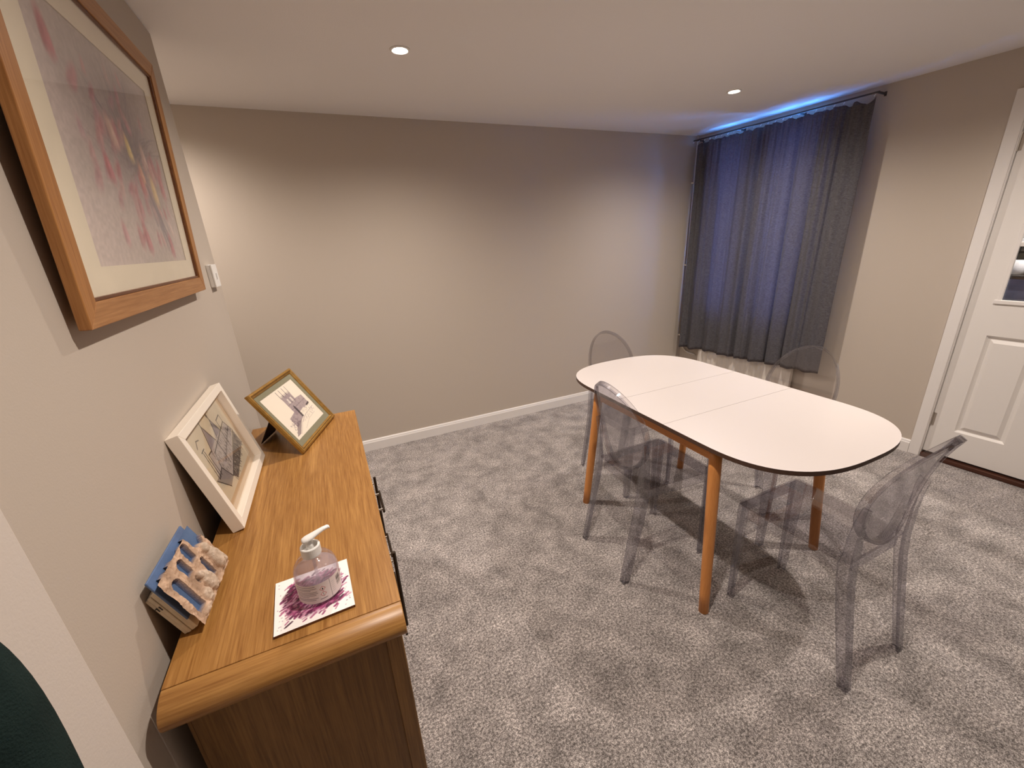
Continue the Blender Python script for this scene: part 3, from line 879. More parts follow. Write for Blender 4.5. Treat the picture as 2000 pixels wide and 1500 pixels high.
for pts in ([(0.32*A, 0.60), (0.41*A, 0.94), (0.51*A, 0.64)], [(0.56*A, 0.64), (0.63*A, 0.90), (0.71*A, 0.64)], [(0.41*A, 0.94), (0.41*A, 1.0)], [(0.63*A, 0.90), (0.62*A, 0.97)],
            [(0.24*A, 0.30), (0.24*A, 0.62), (0.32*A, 0.62)], [(0.30*A, 0.36), (0.36*A, 0.56), (0.86*A, 0.70), (0.94*A, 0.50)], [(0.30*A, 0.36), (0.40*A, 0.12)], [(0.40*A, 0.12), (0.95*A, 0.48)],
            [(0.44*A, 0.34), (0.90*A, 0.58)], [(0.51*A, 0.30), (0.51*A, 0.62)], [(0.71*A, 0.40), (0.71*A, 0.66)], [(0.16*A, 0.30), (0.30*A, 0.36)], [(0.16*A, 0.30), (0.18*A, 0.70)], [(0.20*A, 0.30), (0.21*A, 0.70)],
            [(0.16*A, 0.72), (0.23*A, 0.73)], [(0.74*A, 0.66), (0.74*A, 0.80), (0.86*A, 0.82), (0.86*A, 0.70)], [(0.26*A, 0.08), (0.10*A, 0.33)]):
    cv.line(pts, 0.0075, (36, 32, 36), 0.95)
cv.ell(0.62*A, 0.965, 0.022, 0.026, 0, INK, 0.8, 0.6)
cv.line([(0.14*A, 0.80), (0.19*A, 0.88), (0.24*A, 0.86)], 0.008, INK, 0.7)
for k in range(320):
    x = rg.uniform(0.42, 0.96)*A; y = rg.uniform(0.04, 0.42)
    f = (x/A-0.42)/0.54
    if 0.03+0.18*f < y < 0.12+0.34*f:
        cv.line([(x, y), (x+rg.uniform(-0.02, 0.05), y-rg.uniform(0.02, 0.08))], 0.005, rg.choice([(30, 26, 28), (56, 50, 50), (180, 168, 150)]), 0.75)
for k in range(260):
    x = rg.uniform(0.30, 0.90)*A; y = rg.uniform(0.22, 0.62)
    f = (x/A-0.40)/0.55
    if y > 0.14+0.36*f: cv.line([(x, y), (x+rg.uniform(-0.01, 0.03), y-rg.uniform(0.02, 0.07))], 0.0035, rg.choice([INK, GR]), 0.6)
for k in range(9):
    x = (0.47+0.045*k)*A; y = 0.34+0.026*k
    cv.poly([(x, y), (x+0.022, y+0.01), (x+0.022, y+0.065), (x, y+0.055)], (70, 62, 66), 0.7)
grid_print('drawing', cv, lambda u, v: (-w/2+0.048+(w-0.096)*u, -0.0068, 0.052+(h-0.090)*v), M['ink'], wf)
flat('glass', -w/2+0.0225, w/2-0.0225, 0.0225, h-0.0225, -0.0105, M['picture_glass'], wf, 0.0018)

# --- small gilt frame with a church drawing, on a strut
gf = thing('gold_picture_frame', 'gilt frame with a church tower drawing propped at the far end of the sideboard', 'picture',
           mat=frame_matrix((0.281, 1.668, ZS+0.0004), 0.352, 0.559))
w2, h2, T2 = 0.330, 0.270, 0.015
def stepped(parent):
    prof = [(0.0, 0.0), (0.0, -0.009), (0.004, -0.014), (0.008, -0.015), (0.011, -0.012), (0.014, -0.0125), (0.018, -0.009), (0.020, -0.006), (0.020, 0.0)]
    W = w2/2
    cs = [(-W, 0, 1, 1), (W, 0, -1, 1), (W, h2, -1, -1), (-W, h2, 1, -1)]
    for k in range(4):
        a, b_ = cs[k], cs[(k+1) % 4]
        bm = bmesh.new()
        loft(bm, [[(c[0]+c[2]*p, y, c[1]+c[3]*p) for p, y in prof] for c in (a, b_)])
        obj('frame_rail', bm, M['gold'], parent)
    bm = bmesh.new()
    for k in range(4):
        a, b_ = cs[k], cs[(k+1) % 4]
        loft(bm, [[(c[0]+c[2]*p, y, c[1]+c[3]*p) for p, y in ((0.0105, -0.0115), (0.0125, -0.0132), (0.0142, -0.0117))] for c in (a, b_)])
    obj('gilt_bead', bm, M['gold_dark'], parent)
stepped(gf)
flat('backing_board', -w2/2+0.006, w2/2-0.006, 0.006, h2-0.006, -0.002, M['backing'], gf, 0.002)
mount(-w2/2+0.0201, w2/2-0.0201, 0.0201, h2-0.0201, -w2/2+0.040, w2/2-0.040, 0.042, h2-0.038, -0.0052, M['mat_grey'], gf, 0.0014)
cv = Canvas(210, 160, (248, 236, 220), 9)
A = cv.asp
I2 = (104, 88, 98); I3 = (150, 132, 140); ID = (58, 48, 56)
cv.poly([(0.42*A, 0.36), (0.70*A, 0.40), (0.70*A, 0.80), (0.42*A, 0.80)], I3, 0.75)
cv.poly([(0.70*A, 0.38), (0.90*A, 0.40), (0.90*A, 0.62), (0.70*A, 0.64)], I3, 0.7)
cv.poly([(0.22*A, 0.18), (0.50*A, 0.26), (0.50*A, 0.46), (0.22*A, 0.40)], I3, 0.75)
cv.poly([(0.05*A, 0.06), (0.16*A, 0.06), (0.42*A, 0.24), (0.30*A, 0.28)], I2, 0.6)
for x in (0.42, 0.51, 0.61, 0.70): cv.line([(x*A, 0.78), (x*A, 0.95)], 0.008, I2, 0.9)
for k in range(15): cv.line([((0.42+0.02*k)*A, 0.80), ((0.42+0.02*k)*A, 0.83)], 0.005, I2, 0.9)
for x in (0.50, 0.60): cv.poly([(x*A, 0.60), ((x+0.05)*A, 0.60), ((x+0.05)*A, 0.72), (x*A, 0.72)], (236, 224, 214), 0.9); cv.line([((x+0.06)*A, 0.60), ((x+0.06)*A, 0.72)], 0.006, ID, 0.7)
cv.poly([(0.50*A, 0.27), (0.55*A, 0.27), (0.55*A, 0.50), (0.525*A, 0.56), (0.50*A, 0.50)], ID, 0.9)
cv.line([(0.42*A, 0.60), (0.70*A, 0.62)], 0.005, I2, 0.7); cv.line([(0.42*A, 0.50), (0.90*A, 0.52)], 0.005, I2, 0.6)
for k in range(420):
    x = rg.uniform(0.22, 0.90); y = rg.uniform(0.20, 0.80)
    if (x < 0.42 and y > 0.42) or (x > 0.70 and y > 0.62): continue
    cv.line([(x*A, y), (x*A+rg.uniform(-0.01, 0.01), y-rg.uniform(0.01, 0.04))], 0.003, rg.choice([I2, I3, (120, 100, 110), (226, 212, 206)]), 0.55)
for k in range(60):
    x = rg.uniform(0.10, 0.40); cv.ell(x*A, 0.10+x*0.55+rg.uniform(-0.05, 0.13), 0.014, 0.012, 0, rg.choice([I2, I3, (170, 156, 156)]), 0.5, 0.9)
cv.poly([(0.80*A, 0.37), (0.91*A, 0.39), (0.91*A, 0.43), (0.80*A, 0.41)], ID, 0.85)
cv.line([(0.18*A, 0.05), (0.40*A, 0.20), (0.62*A, 0.27), (0.92*A, 0.30)], 0.004, I3, 0.7); cv.line([(0.36*A, 0.06), (0.60*A, 0.16), (0.85*A, 0.18)], 0.003, I3, 0.5)
grid_print('drawing', cv, lambda u, v: (-w2/2+0.039+(w2-0.078)*u, -0.0035, 0.041+(h2-0.078)*v), M['ink'], gf)
flat('glass', -w2/2+0.0201, w2/2-0.0201, 0.0201, h2-0.0201, -0.0074, M['picture_glass'], gf, 0.0014)
# strut from the upper back down to the sideboard top
up_l = 0.205
Minv = gf.matrix_world.inverted()
c0 = gf.matrix_world @ Vector((0, 0.001, up_l))
nvec = Vector((cos(0.352), -sin(0.352), 0))
foot = Vector((c0.x, c0.y, ZS+0.004)) - nvec*0.085
bm = bmesh.new()
d_ = Vector((sin(0.352), cos(0.352), 0))
rings = []
for f, hw in ((0.0, 0.030), (0.6, 0.042), (1.0, 0.055)):
    p = c0.lerp(foot, f)
    rings.append([Minv @ (p+d_*hw+nvec*0.0015), Minv @ (p-d_*hw+nvec*0.0015), Minv @ (p-d_*hw-nvec*0.0015), Minv @ (p+d_*hw-nvec*0.0015)])
loft(bm, rings)
obj('strut', bm, M['backing'], gf)

# ================================================================== RELIEF ORNAMENT: ruined facade on blue
orn = thing('relief_ornament', 'small blue and stone relief of a ruined arched facade leaning by the wall', 'ornament',
            mat=frame_matrix((0.040, 0.897, ZS+0.0006), 0.054, 0.36))
ow, oh = 0.180, 0.124
bm = bmesh.new()
for i in range(4):
    z0, z1 = 0.010+0.0*i, 0.108
    bx(bm, -ow/2+0.004+0.0015*(i % 2), ow/2-0.004, -0.0275+0.0069*i, -0.0275+0.0069*i+0.0062, 0.0 if i else 0.002, 0.112-0.003*i)
obj('clay_block', bm, M['cream_clay'], orn, bevel=0.001)
bm = bmesh.new(); bx(bm, -ow/2+0.012, ow/2-0.002, 0.0002, 0.003, 0.004, 0.1)
obj('shaded_back', bm, M['brown_shade'], orn)  # dark brown sheet: shade at the ornament's rear put into its colour
box('blue_board', -ow/2-0.002, ow/2-0.006, -0.032, -0.0277, 0.030, oh+0.014, M['blue_glaze'], orn, bevel=0.0015)
bm = bmesh.new()                          # two small painted strokes on the near edge
for k in range(2):
    bx(bm, -ow/2+0.0030, -ow/2+0.0039, -0.012+0.005*k, -0.0105+0.005*k, 0.072, 0.082)
bx(bm, -ow/2+0.0030, -ow/2+0.0039, -0.0075, -0.002, 0.079, 0.0805)
obj('maker_mark', bm, M['black'], orn)
# stone front: a height field with arched openings
gw, gh = 110, 80
cs = Canvas(gw, gh, (196, 164, 138), 21)
n1 = cs.noise(9, 1.0); n2 = cs.noise(28, 1.0); n3 = cs.noise(4, 1.0)
U = (cs.x/cs.asp); Vv = cs.y
hole = np.zeros_like(U, bool)
def slot(u0, u1, v0, v1):
    global hole
    uc, r = (u0+u1)/2, (u1-u0)/2
    ru = r*ow; rv = ru/oh
    ins = (U > u0) & (U < u1) & (Vv > v0) & (Vv < v1-rv)
    cap = ((U-uc)*ow)**2 + ((Vv-(v1-rv))*oh)**2 < ru*ru
    hole |= ins | (cap & (Vv >= v1-rv))
slot(0.10, 0.235, 0.14, 0.80); slot(0.335, 0.455, 0.58, 0.90); slot(0.53, 0.655, 0.64, 0.98); slot(0.62, 0.70, 0.16, 0.56); slot(0.40, 0.46, 0.36, 0.50)
top = np.where(U < 0.72, 1.0+0.02*n1, 0.72-0.10*np.sin((U-0.72)*14)+0.05*n1)
hole |= Vv > top
hole |= (U > 0.965+0.03*n3)
hgt = np.where(hole, 0.0, 0.0085+0.0012*n1+0.0008*n2)
def boulder(u, v, ru, rv, hh):
    global hgt
    q2 = ((U-u)/ru)**2 + ((Vv-v)/rv)**2
    b2 = np.where(q2 < 1, hh*np.sqrt(np.clip(1-q2*q2, 0, 1)), 0)
    hgt = np.maximum(hgt, np.where(b2 > 0, b2+0.0009*n2, 0))
for u, v, ru, rv, hh in ((0.50, 0.24, 0.10, 0.24, 0.017), (0.46, 0.44, 0.05, 0.09, 0.015), (0.84, 0.30, 0.10, 0.28, 0.018), (0.82, 0.58, 0.07, 0.12, 0.016), (0.34, 0.16, 0.09, 0.16, 0.014), (0.92, 0.16, 0.05, 0.14, 0.015), (0.20, 0.06, 0.12, 0.06, 0.012)):
    boulder(u, v, ru, rv, hh)
hgt = np.where(hgt > 0, hgt, 0.0)
isst = hgt > 0.003
stone = np.stack([0.74+0.10*n1+0.05*n2, 0.62+0.09*n1+0.05*n2, 0.52+0.08*n1+0.05*n2], -1)
grey = np.clip((0.014-hgt)/0.004, 0, 1)
lite = np.stack([0.78+0.08*n2, 0.70+0.08*n2, 0.62+0.08*n2], -1)
stone = stone*grey[..., None] + lite*(1-grey[..., None])
blue = np.stack([0.33+0.03*n1, 0.43+0.03*n1, 0.58+0.03*n1], -1)
cs.a = np.where(isst[..., None], stone, blue)
def pos(u, v):
    i = min(gw-1, int(round(u*(gw-1)))); j = min(gh-1, int(round(v*(gh-1))))
    return (-ow/2-0.004+(ow+0.012)*u, -0.0322-1.25*float(hgt[j, i]), 0.001+oh*v)
o = grid_print('stone_front', cs, pos, M['stone'], orn)
for p in o.data.polygons: p.use_smooth = False
orn.children[-1]['label'] = 'pinkish stone ruin with blue arched openings'

# ================================================================== TILE AND HAND GEL
ct = Vector((0.2665, 0.7965, ZS+0.0004)); cang = 0.050
tile = thing('painted_tile', 'square white tile with purple brush strokes under the gel bottle', 'tile', ct, cang)
tw = 0.147
box('tile_body', -tw/2, tw/2, -tw/2, tw/2, 0.0, 0.0055, M['frame_lip'], tile)
cv = Canvas(150, 150, (250, 246, 242), 4)
rg = random.Random(3)
cv.ell(0.48, 0.50, 0.37, 0.36, 0, (170, 98, 138), 0.75, 0.25)
cv.ell(0.40, 0.48, 0.20, 0.20, 0, (96, 52, 74), 0.6, 0.8)
for k in range(1700):
    x, y = rg.gauss(0.47, 0.25), rg.gauss(0.49, 0.25)
    if not (0.06 < x < 0.93 and 0.06 < y < 0.94): continue
    r0 = max(abs(x-0.5), abs(y-0.5))
    if r0 > 0.34 and rg.random() < 0.72: continue
    an = rg.uniform(0.3, 1.0); L = rg.uniform(0.03, 0.09)
    c = rg.choice([(128, 44, 92), (150, 62, 108), (170, 92, 130), (96, 40, 72), (186, 118, 146), (84, 52, 70), (206, 160, 180)])
    cv.line([(x, y), (x+L*cos(an), y+L*sin(an))], rg.uniform(0.008, 0.018), c, 0.8)
for k in range(26):
    x = rg.choice([rg.uniform(0.04, 0.12), rg.uniform(0.88, 0.96)]); y = rg.uniform(0.05, 0.95)
    cv.ell(x, y, 0.012, 0.008, rg.uniform(0, 3), rg.choice([(120, 100, 120), (150, 110, 140), (180, 176, 170)]), 0.5, 0.6)
grid_print('painted_face', cv, lambda u, v: (-tw/2+tw*u, -tw/2+tw*v, 0.0057), M['tile'], tile)

BR = radians(16)
bot = thing('pump_bottle', 'clear pump bottle of hand gel with white pump standing on the tile', 'bottle', (0.2815, 0.799, ZS+0.0064), BR)
bm = bmesh.new()
lathe(bm, [(0.0, 0.001), (0.036, 0.0), (0.0405, 0.003), (0.0425, 0.010), (0.0430, 0.030), (0.0430, 0.056), (0.0420, 0.066), (0.0385, 0.077), (0.0310, 0.087), (0.0215, 0.093), (0.0150, 0.096), (0.0140, 0.104)], 48)
obj('bottle_body', bm, M['bottle'], bot, smooth=True)
bm = bmesh.new()
lathe(bm, [(0.0, 0.0025), (0.0385, 0.0035), (0.0405, 0.012), (0.0410, 0.055), (0.0400, 0.064), (0.0385, 0.0665), (0.0, 0.0668)], 40)
obj('gel', bm, M['gel'], bot, smooth=True)
bm = bmesh.new()
lathe(bm, [(0.0145, 0.097), (0.0185, 0.097), (0.0190, 0.099), (0.0190, 0.117), (0.0180, 0.1185), (0.0150, 0.1185), (0.0145, 0.110), (0.0, 0.110)], 36)
obj('collar', bm, M['plastic_white'], bot, smooth=False)
bm = bmesh.new()
lathe(bm, [(0.0, 0.109), (0.0070, 0.109), (0.0070, 0.124), (0.0055, 0.126), (0.0055, 0.132), (0.0, 0.132)], 24)
# spout: rounded paddle tapering to the tip (local +x is the spout direction)
rings = []
for f, xx, zz, hw, hh in ((0, -0.0125, 0.133, 0.004, 0.003), (1, -0.010, 0.1335, 0.0085, 0.005), (2, -0.003, 0.1345, 0.0105, 0.006), (3, 0.006, 0.136, 0.0098, 0.0058), (4, 0.017, 0.139, 0.0075, 0.005), (5, 0.030, 0.142, 0.0055, 0.0042), (6, 0.040, 0.1425, 0.0045, 0.0038), (7, 0.043, 0.1405, 0.0040, 0.0034)):
    rings.append([(xx, hw*cos(2*pi*k/14), zz+hh*sin(2*pi*k/14)) for k in range(14)])
loft(bm, rings)
obj('pump_head', bm, M['plastic_white'], bot, smooth=True)
bm = bmesh.new(); tube(bm, [(0, 0, 0.006), (0, 0, 0.109)], 0.0032, 10)
obj('dip_tube', bm, M['gel'], bot)
# label wrapped round the side towards the room; text in rows, two hazard diamonds, bar code
cv = Canvas(230, 96, (236, 222, 222), 8)
A = cv.asp
TXT = (120, 108, 112)
rg = random.Random(5)
for k, (y, x1) in enumerate(((0.90, 0.44), (0.80, 0.46), (0.72, 0.36), (0.62, 0.46), (0.54, 0.47), (0.46, 0.44), (0.38, 0.30), (0.28, 0.46), (0.20, 0.42))):
    x = 0.05
    while x < x1:
        ln = rg.uniform(0.012, 0.040)
        cv.line([(x*A, y), (min(x+ln, x1)*A, y)], 0.016, TXT, 0.75); x += ln+0.010
for yc in (0.68, 0.40):
    xc = 0.565*A; r = 0.135
    cv.poly([(xc-r, yc), (xc, yc+r), (xc+r, yc), (xc, yc-r)], (186, 66, 74), 1.0)
    cv.poly([(xc-r*0.78, yc), (xc, yc+r*0.78), (xc+r*0.78, yc), (xc, yc-r*0.78)], (244, 234, 232), 1.0)
    if yc > 0.5:
        cv.ell(xc, yc-0.012, 0.030, 0.042, 0, (40, 32, 34), 1.0, 0.3); cv.ell(xc+0.012, yc+0.026, 0.012, 0.036, 0.3, (40, 32, 34), 1.0, 0.3)
    else:
        cv.line([(xc, yc+0.05), (xc, yc-0.012)], 0.013, (40, 32, 34)); cv.ell(xc, yc-0.048, 0.016, 0.016, 0, (40, 32, 34), 1.0, 0.3)
cv.line([(0.50*A, 0.17), (0.62*A, 0.17)], 0.020, TXT, 0.9)
cv.line([(0.715*A, 0.02), (0.715*A, 0.98)], 0.010, (140, 132, 134), 1.0)
for k in range(16):
    y = 0.36+0.031*k
    cv.line([(0.86*A, y), (0.97*A, y)], rg.choice([0.006, 0.011, 0.008]), (44, 40, 38), 0.95)
for k in range(6): cv.line([(0.745*A, 0.24+0.1*k), (0.80*A, 0.24+0.1*k)], 0.010, (170, 160, 162), 0.6)
a0, a1 = radians(-157), radians(-18)
def lab(u, v):
    an = a0+(a1-a0)*u - BR
    return (0.0434*cos(an), 0.0434*sin(an), 0.008+0.046*v)
grid_print('label', cv, lab, M['ink'], bot)

# ================================================================== LIGHT SWITCH
sw = thing('light_switch', 'white surface box light switch on the left wall beside the floral picture', 'light switch', (0.0, 2.040, 1.413))
box('pattress', 0.0, 0.014, -0.043, 0.043, -0.043, 0.043, M['plastic_white'], sw, bevel=0.003)
box('face_plate', 0.0142, 0.020, -0.043, 0.043, -0.043, 0.043, M['plastic_white'], sw, bevel=0.002)
box('rocker', 0.0202, 0.0245, -0.006, 0.006, -0.011, 0.011, M['plastic_white'], sw, bevel=0.001)

# ================================================================== CURTAINS, TRACK, RADIATOR, PIPE (in the right wall's own frame)
def rw_thing(name, label, cat, u, v, z, group=None):
    return thing(name, label, cat, group=group, mat=RWM @ Matrix.Translation((u, v, z)))

track = rw_thing('curtain_track', 'thin dark curtain track with hooks under the ceiling above the curtains', 'curtain track', -0.69, 0.100, 2.212)
bm = bmesh.new(); bx(bm, -0.665, 0.655, -0.003, 0.003, -0.004, 0.005); obj('rail', bm, M['track'], track)
for u in (-0.655, -0.2, 0.25, 0.63):
    bm = bmesh.new(); bx(bm, u-0.006, u+0.006, -0.099, -0.0041, -0.004, 0.004); bx(bm, u-0.006, u+0.006, -0.0995, -0.096, -0.012, 0.012)
    obj('bracket', bm, M['track'], track)
rg = random.Random(2)
hooks = [-0.645+i*0.054 for i in range(25)]
for u in hooks:
    if -0.60 < u < -0.50: continue
    bm = bmesh.new(); tube(bm, [(u, 0.0, -0.006), (u, 0.0, -0.012), (u+0.003, 0.003, -0.018), (u+0.002, 0.006, -0.013)], 0.0022, 6); obj('hook', bm, M['upvc'], track)

def curtain(name, label, u0, u1, ztop, zbot, seed, sag, vo=0.100, ret=0.0, inn=0.0):
    t = rw_thing(name, label, 'curtain', (u0+u1)/2, vo, 0, 'dark grey curtains at the window')
    rg = random.Random(seed)
    nx, nz = 300, 60
    ph = [rg.uniform(0, 2*pi) for _ in range(8)]
    W = u1-u0
    V = []
    def foldamt(s, f):
        # warped phase so the folds bunch unevenly; pleats are tight at the heading and open out below
        ss = s + 0.030*sin(5.1*s+ph[0]) + 0.018*sin(11*s+ph[1])
        big = sin(2*pi*4.6*ss*W/0.68+ph[2])
        med = sin(2*pi*11.3*ss*W/0.68+ph[3]+0.8*f)
        sm = sin(2*pi*25*ss*W/0.68+ph[4])
        env = 0.45+0.55*(0.5+0.5*sin(3.3*s*2+ph[5]))
        a = 0.016+0.016*f
        sl = sin(2*pi*1.7*ss*W/0.68+ph[6])
        v = (1-2*abs(sin(pi*4.6*ss*W/0.68+ph[2]/2))**0.75)*a*env*-1.0 + med*0.008*(0.6+0.4*sl) + 0.010*sl*f + sm*0.0055*max(0.0, 1-4.5*f)
        return v
    for j in range(nz+1):
        f = j/nz                      # 0 at the heading
        for i in range(nx+1):
            s = i/nx
            zt_ = ztop - sag(s) - 0.007*abs(sin(pi*s*W/0.054)) - 0.004*sin(40*s+ph[6])
            zb_ = zbot(s) + 0.004*sin(2*pi*4.6*s*W/0.68+ph[2])
            z = zt_+(zb_-zt_)*f
            u = u0+W*s + 0.012*sin(2*pi*5.6*s*W/0.68*1.0+ph[7])*f*sin(pi*s)
            v = foldamt(s, f) + 0.012*f - ret*max(0.0, (s-0.93)/0.07)**2 - inn*max(0.0, (0.09-s)/0.09)**2
            V.append((u-(u0+u1)/2, v, z))
    Fc = [(j*(nx+1)+i, j*(nx+1)+i+1, (j+1)*(nx+1)+i+1, (j+1)*(nx+1)+i) for j in range(nz) for i in range(nx)]
    me = bpy.data.meshes.new('curtain_panel'); me.from_pydata(V, [], Fc); me.materials.append(M['curtain'])
    for p in me.polygons: p.use_smooth = True
    o = bpy.data.objects.new('curtain_panel', me); link(o, t)
    md = o.modifiers.new('thickness', 'SOLIDIFY'); md.thickness = 0.0012
    return t
curtain('curtain', 'dark grey curtain on the side of the window next to the back wall', -0.702, -0.056, 2.190, lambda s: 0.402-0.016*s, 4, lambda s: 0.02*max(0, (s-0.85)/0.15), 0.088, 0.060, 0.055)
curtain('curtain', 'dark grey curtain on the side of the window next to the door', -1.345, -0.690, 2.190, lambda s: 0.425-0.020*s, 9, lambda s: 0.030*max(0.0, 1-s/0.30)*abs(sin(pi*s/0.15))+0.0, 0.100, -0.030)

rad = rw_thing('radiator', 'white ridged panel radiator on the wall below the curtains', 'radiator', uy(2.38), 0.0, 0.0)
rw_, nr = 0.86, 19
bm = bmesh.new()
V = []
prof = []
for i in range(nr*8+1):
    s = i/(nr*8); ph_ = (s*nr) % 1.0
    prof.append((-rw_/2+rw_*s, 0.056+0.009*max(0.0, sin(pi*min(1, max(0, (ph_-0.15)/0.7))))))
A_ = [[bm.verts.new((x, y if 0 < k < 3 else 0.054, z)) for x, y in prof] for k, z in enumerate((0.125, 0.150, 0.500, 0.525))]
for a_, b2 in zip(A_[:-1], A_[1:]):
    for i in range(len(prof)-1): bm.faces.new((a_[i], a_[i+1], b2[i+1], b2[i]))
obj('ridged_panel', bm, M['radiator'], rad, smooth=True)
box('rear_panel', -rw_/2, rw_/2, 0.022, 0.028, 0.125, 0.525, M['radiator'], rad)
box('top_grille', -rw_/2, rw_/2, 0.024, 0.054, 0.520, 0.528, M['radiator'], rad, bevel=0.002)
for s in (-1, 1):
    box('end_cover', s*rw_/2-0.003, s*rw_/2+0.003, 0.022, 0.058, 0.122, 0.530, M['radiator'], rad, bevel=0.002)
    box('wall_bracket', s*0.3-0.02, s*0.3+0.02, 0.002, 0.022, 0.18, 0.48, M['radiator'], rad)
bm = bmesh.new(); tube(bm, [(-rw_/2-0.003, 0.04, 0.155), (-rw_/2-0.05, 0.04, 0.155), (-rw_/2-0.05, 0.04, 0.0)], 0.0075, 10); obj('supply_pipe', bm, M['upvc'], rad)
bm = bmesh.new(); lathe(bm, [(0.0, 0.0), (0.016, 0.0), (0.019, 0.01), (0.019, 0.05), (0.014, 0.062), (0.0, 0.062)], 20, (-rw_/2-0.05, 0.04, 0.165)); obj('valve_knob', bm, M['grey_unit'], rad, smooth=True)

pipe = thing('wall_pipe', 'thin white clipped pipe running down the corner beside the curtain', 'pipe', (3.634, 3.052, 0))
bm = bmesh.new()
tube(bm, [(0, 0, H), (0, 0, 0.55), (0.0, 0, 0.46), (0.003, -0.003, 0.41), (0.012, -0.02, 0.36), (0.022, -0.05, 0.325), (0.028, -0.09, 0.31), (0.034, -0.17, 0.305)], 0.0065, 12)
obj('pipe_run', bm, M['radiator'], pipe, smooth=True)
for z in (1.885, 1.169, 0.483):
    bm = bmesh.new(); bx(bm, -0.016, 0.010, -0.009, 0.0195, z-0.007, z+0.007); obj('pipe_clip', bm, M['radiator'], pipe, bevel=0.002)

# ================================================================== COAT on a hook on the near wall end
coat = thing('hanging_coat', 'dark green coat hanging on the white pier in the lower left corner', 'coat', (0.098, 0.160, 0.238), pi/2)
hk = thing('coat_hook', 'small steel coat hook on the white pier above the green coat', 'hook', (PX, 0.160, 1.538), pi/2)
bm = bmesh.new(); bx(bm, -0.012, 0.012, -0.004, 0, -0.03, 0.03); obj('hook_plate', bm, M['steel'], hk, bevel=0.001)
bm = bmesh.new(); tube(bm, [(0, -0.004, -0.012), (0, -0.03, -0.02), (0, -0.042, -0.008), (0, -0.044, 0.008)], 0.004, 8); obj('hook_arm', bm, M['steel'], hk, smooth=True)
def coat_shell(name, rows, seed):
    """rows: z, half width, centre x, half depth, centre y"""
    bm = bmesh.new(); rings = []
    rg = random.Random(seed); ph = [rg.uniform(0, 6.28) for _ in range(4)]
    for z, hw, cx_, hd, cy_ in rows:
        r = []
        for k in range(56):
            an = 2*pi*k/56
            wv = 1+0.045*sin(5*an+ph[0]+2*z)+0.03*sin(9*an+ph[1]-3*z)
            ex = 2/2.6
            r.append((cx_+hw*wv*math.copysign(abs(cos(an))**ex, cos(an)), cy_+hd*wv*math.copysign(abs(sin(an))**ex, sin(an)), z))
        rings.append(r)
    loft(bm, rings)
    o = obj(name, bm, M['coat'], coat, smooth=True)
    md = o.modifiers.new('soft', 'SUBSURF'); md.levels = 1; md.render_levels = 2
    return o
coat_shell('coat_body', [(0.30, 0.165, 0, 0.045, 0), (0.50, 0.160, 0, 0.045, 0), (0.75, 0.150, 0, 0.045, 0), (0.95, 0.145, 0, 0.045, 0), (1.04, 0.140, 0, 0.042, 0), (1.10, 0.115, 0, 0.038, 0.0), (1.16, 0.080, 0, 0.034, 0.0), (1.22, 0.050, 0, 0.030, 0.004), (1.275, 0.036, 0, 0.026, 0.006), (1.285, 0.028, 0, 0.020, 0.006)], 1)
coat_shell('sleeve', [(0.42, 0.040, 0.105, 0.040, -0.020), (0.55, 0.045, 0.112, 0.042, -0.022), (0.70, 0.049, 0.122, 0.044, -0.024), (0.84, 0.052, 0.134, 0.046, -0.024), (0.94, 0.054, 0.148, 0.046, -0.022), (1.00, 0.052, 0.152, 0.044, -0.018), (1.035, 0.046, 0.148, 0.040, -0.016), (1.062, 0.034, 0.138, 0.034, -0.012), (1.078, 0.018, 0.126, 0.022, -0.010)], 2)
coat_shell('sleeve', [(0.42, 0.040, -0.105, 0.040, -0.020), (0.55, 0.045, -0.112, 0.042, -0.022), (0.84, 0.052, -0.134, 0.046, -0.024), (0.94, 0.054, -0.148, 0.046, -0.022), (1.00, 0.052, -0.152, 0.044, -0.018), (1.035, 0.046, -0.148, 0.040, -0.016), (1.062, 0.034, -0.138, 0.034, -0.012), (1.078, 0.018, -0.126, 0.022, -0.010)], 3)

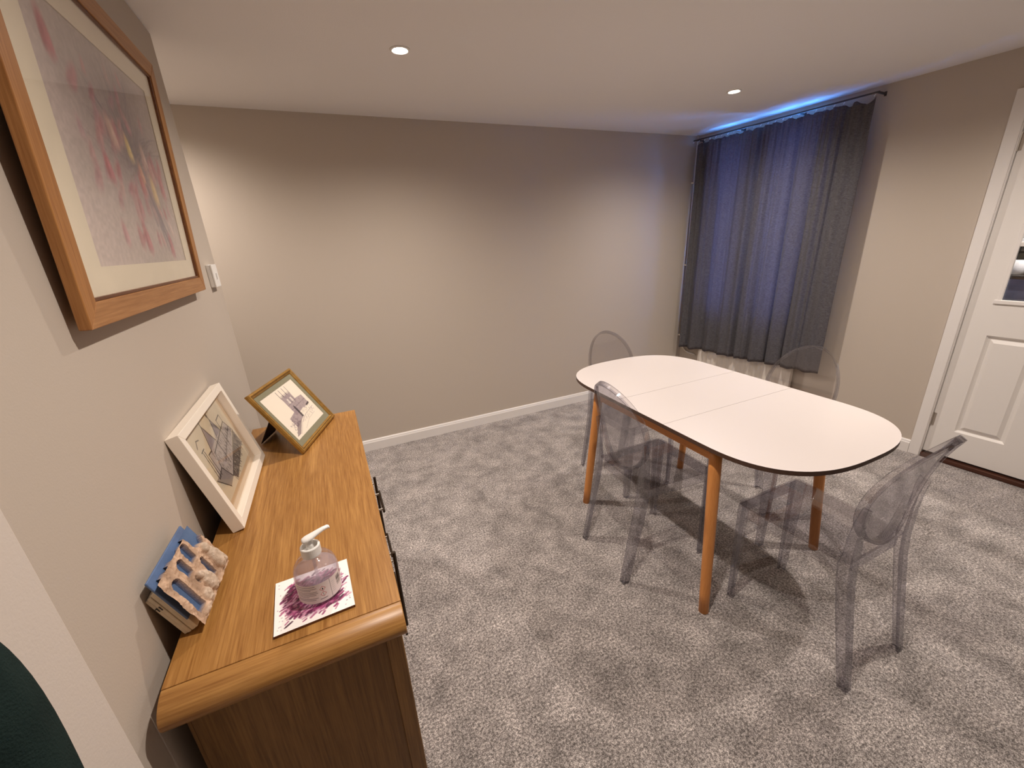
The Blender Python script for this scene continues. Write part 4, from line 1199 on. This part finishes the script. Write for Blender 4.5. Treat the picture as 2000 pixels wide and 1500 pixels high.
# ================================================================== WHAT SHOWS THROUGH THE DOOR'S PANES
struct(box('wall_utility', 5.2, 5.3, -1.4, 1.6, 0, H, M['grey_unit']), 'wall of the room beyond the door')
struct(box('wall_partition', 3.895, 5.2, 1.52, 1.6, 0, H, M['grey_unit']), 'side wall of the room beyond the door')
wk = rw_thing('kitchen_counter', 'slate coloured counter seen through the glazed door', 'counter', uy(0.95), -0.62, 0.0)
box('worktop', -0.7, 0.5, -0.30, 0.22, 0.88, 0.92, M['worktop'], wk, bevel=0.006)
box('base_unit', -0.7, 0.5, -0.30, 0.18, 0.0, 0.8795, M['grey_unit'], wk)
rb = rw_thing('splash_shelf', 'narrow black shelf at the back of the counter beyond the door', 'shelf', uy(1.05), -0.86, 0.0)
box('shelf_board', -0.6, 0.4, -0.05, 0.10, 1.07, 1.095, M['black'], rb, bevel=0.003)
box('shelf_riser', -0.6, 0.4, -0.05, -0.03, 0.9205, 1.0695, M['worktop'], rb)
for k, lab_ in enumerate(('white mug on the black shelf beyond the door, nearest the hinge side', 'white mug in the middle of the black shelf beyond the door', 'white mug on the black shelf beyond the door, farthest from the hinges')):
    mg = rw_thing('mug', lab_, 'mug', uy(1.34-0.105*k), -0.83, 1.0955, 'white mugs beyond the door')
    bm = bmesh.new(); lathe(bm, [(0.0, 0.0), (0.032, 0.0), (0.038, 0.006), (0.040, 0.09), (0.037, 0.09), (0.035, 0.008), (0.0, 0.006)], 24); obj('mug_body', bm, M['china'], mg, smooth=True)
    bm = bmesh.new(); tube(bm, [(0.038+0.026*sin(pi*q_/8)-0.004, 0, 0.022+0.046*q_/8) for q_ in range(9)], 0.005, 8); obj('mug_handle', bm, M['china'], mg, smooth=True)
cb = rw_thing('wall_cupboard', 'grey wall cupboard above the counter beyond the door', 'cupboard', uy(0.80), -1.0, 1.32)
box('cupboard_body', -0.7, 0.7, -0.25, 0.05, 0.0, 0.70, M['grey_unit'], cb, bevel=0.003)
box('light_rail', -0.7, 0.7, 0.02, 0.055, -0.04, -0.0005, M['china'], cb, bevel=0.002)
downlight(4.45, 0.75, 'unseen downlight added to light the room beyond the glazed door', 80)  # added lamp, brightens what shows through the panes
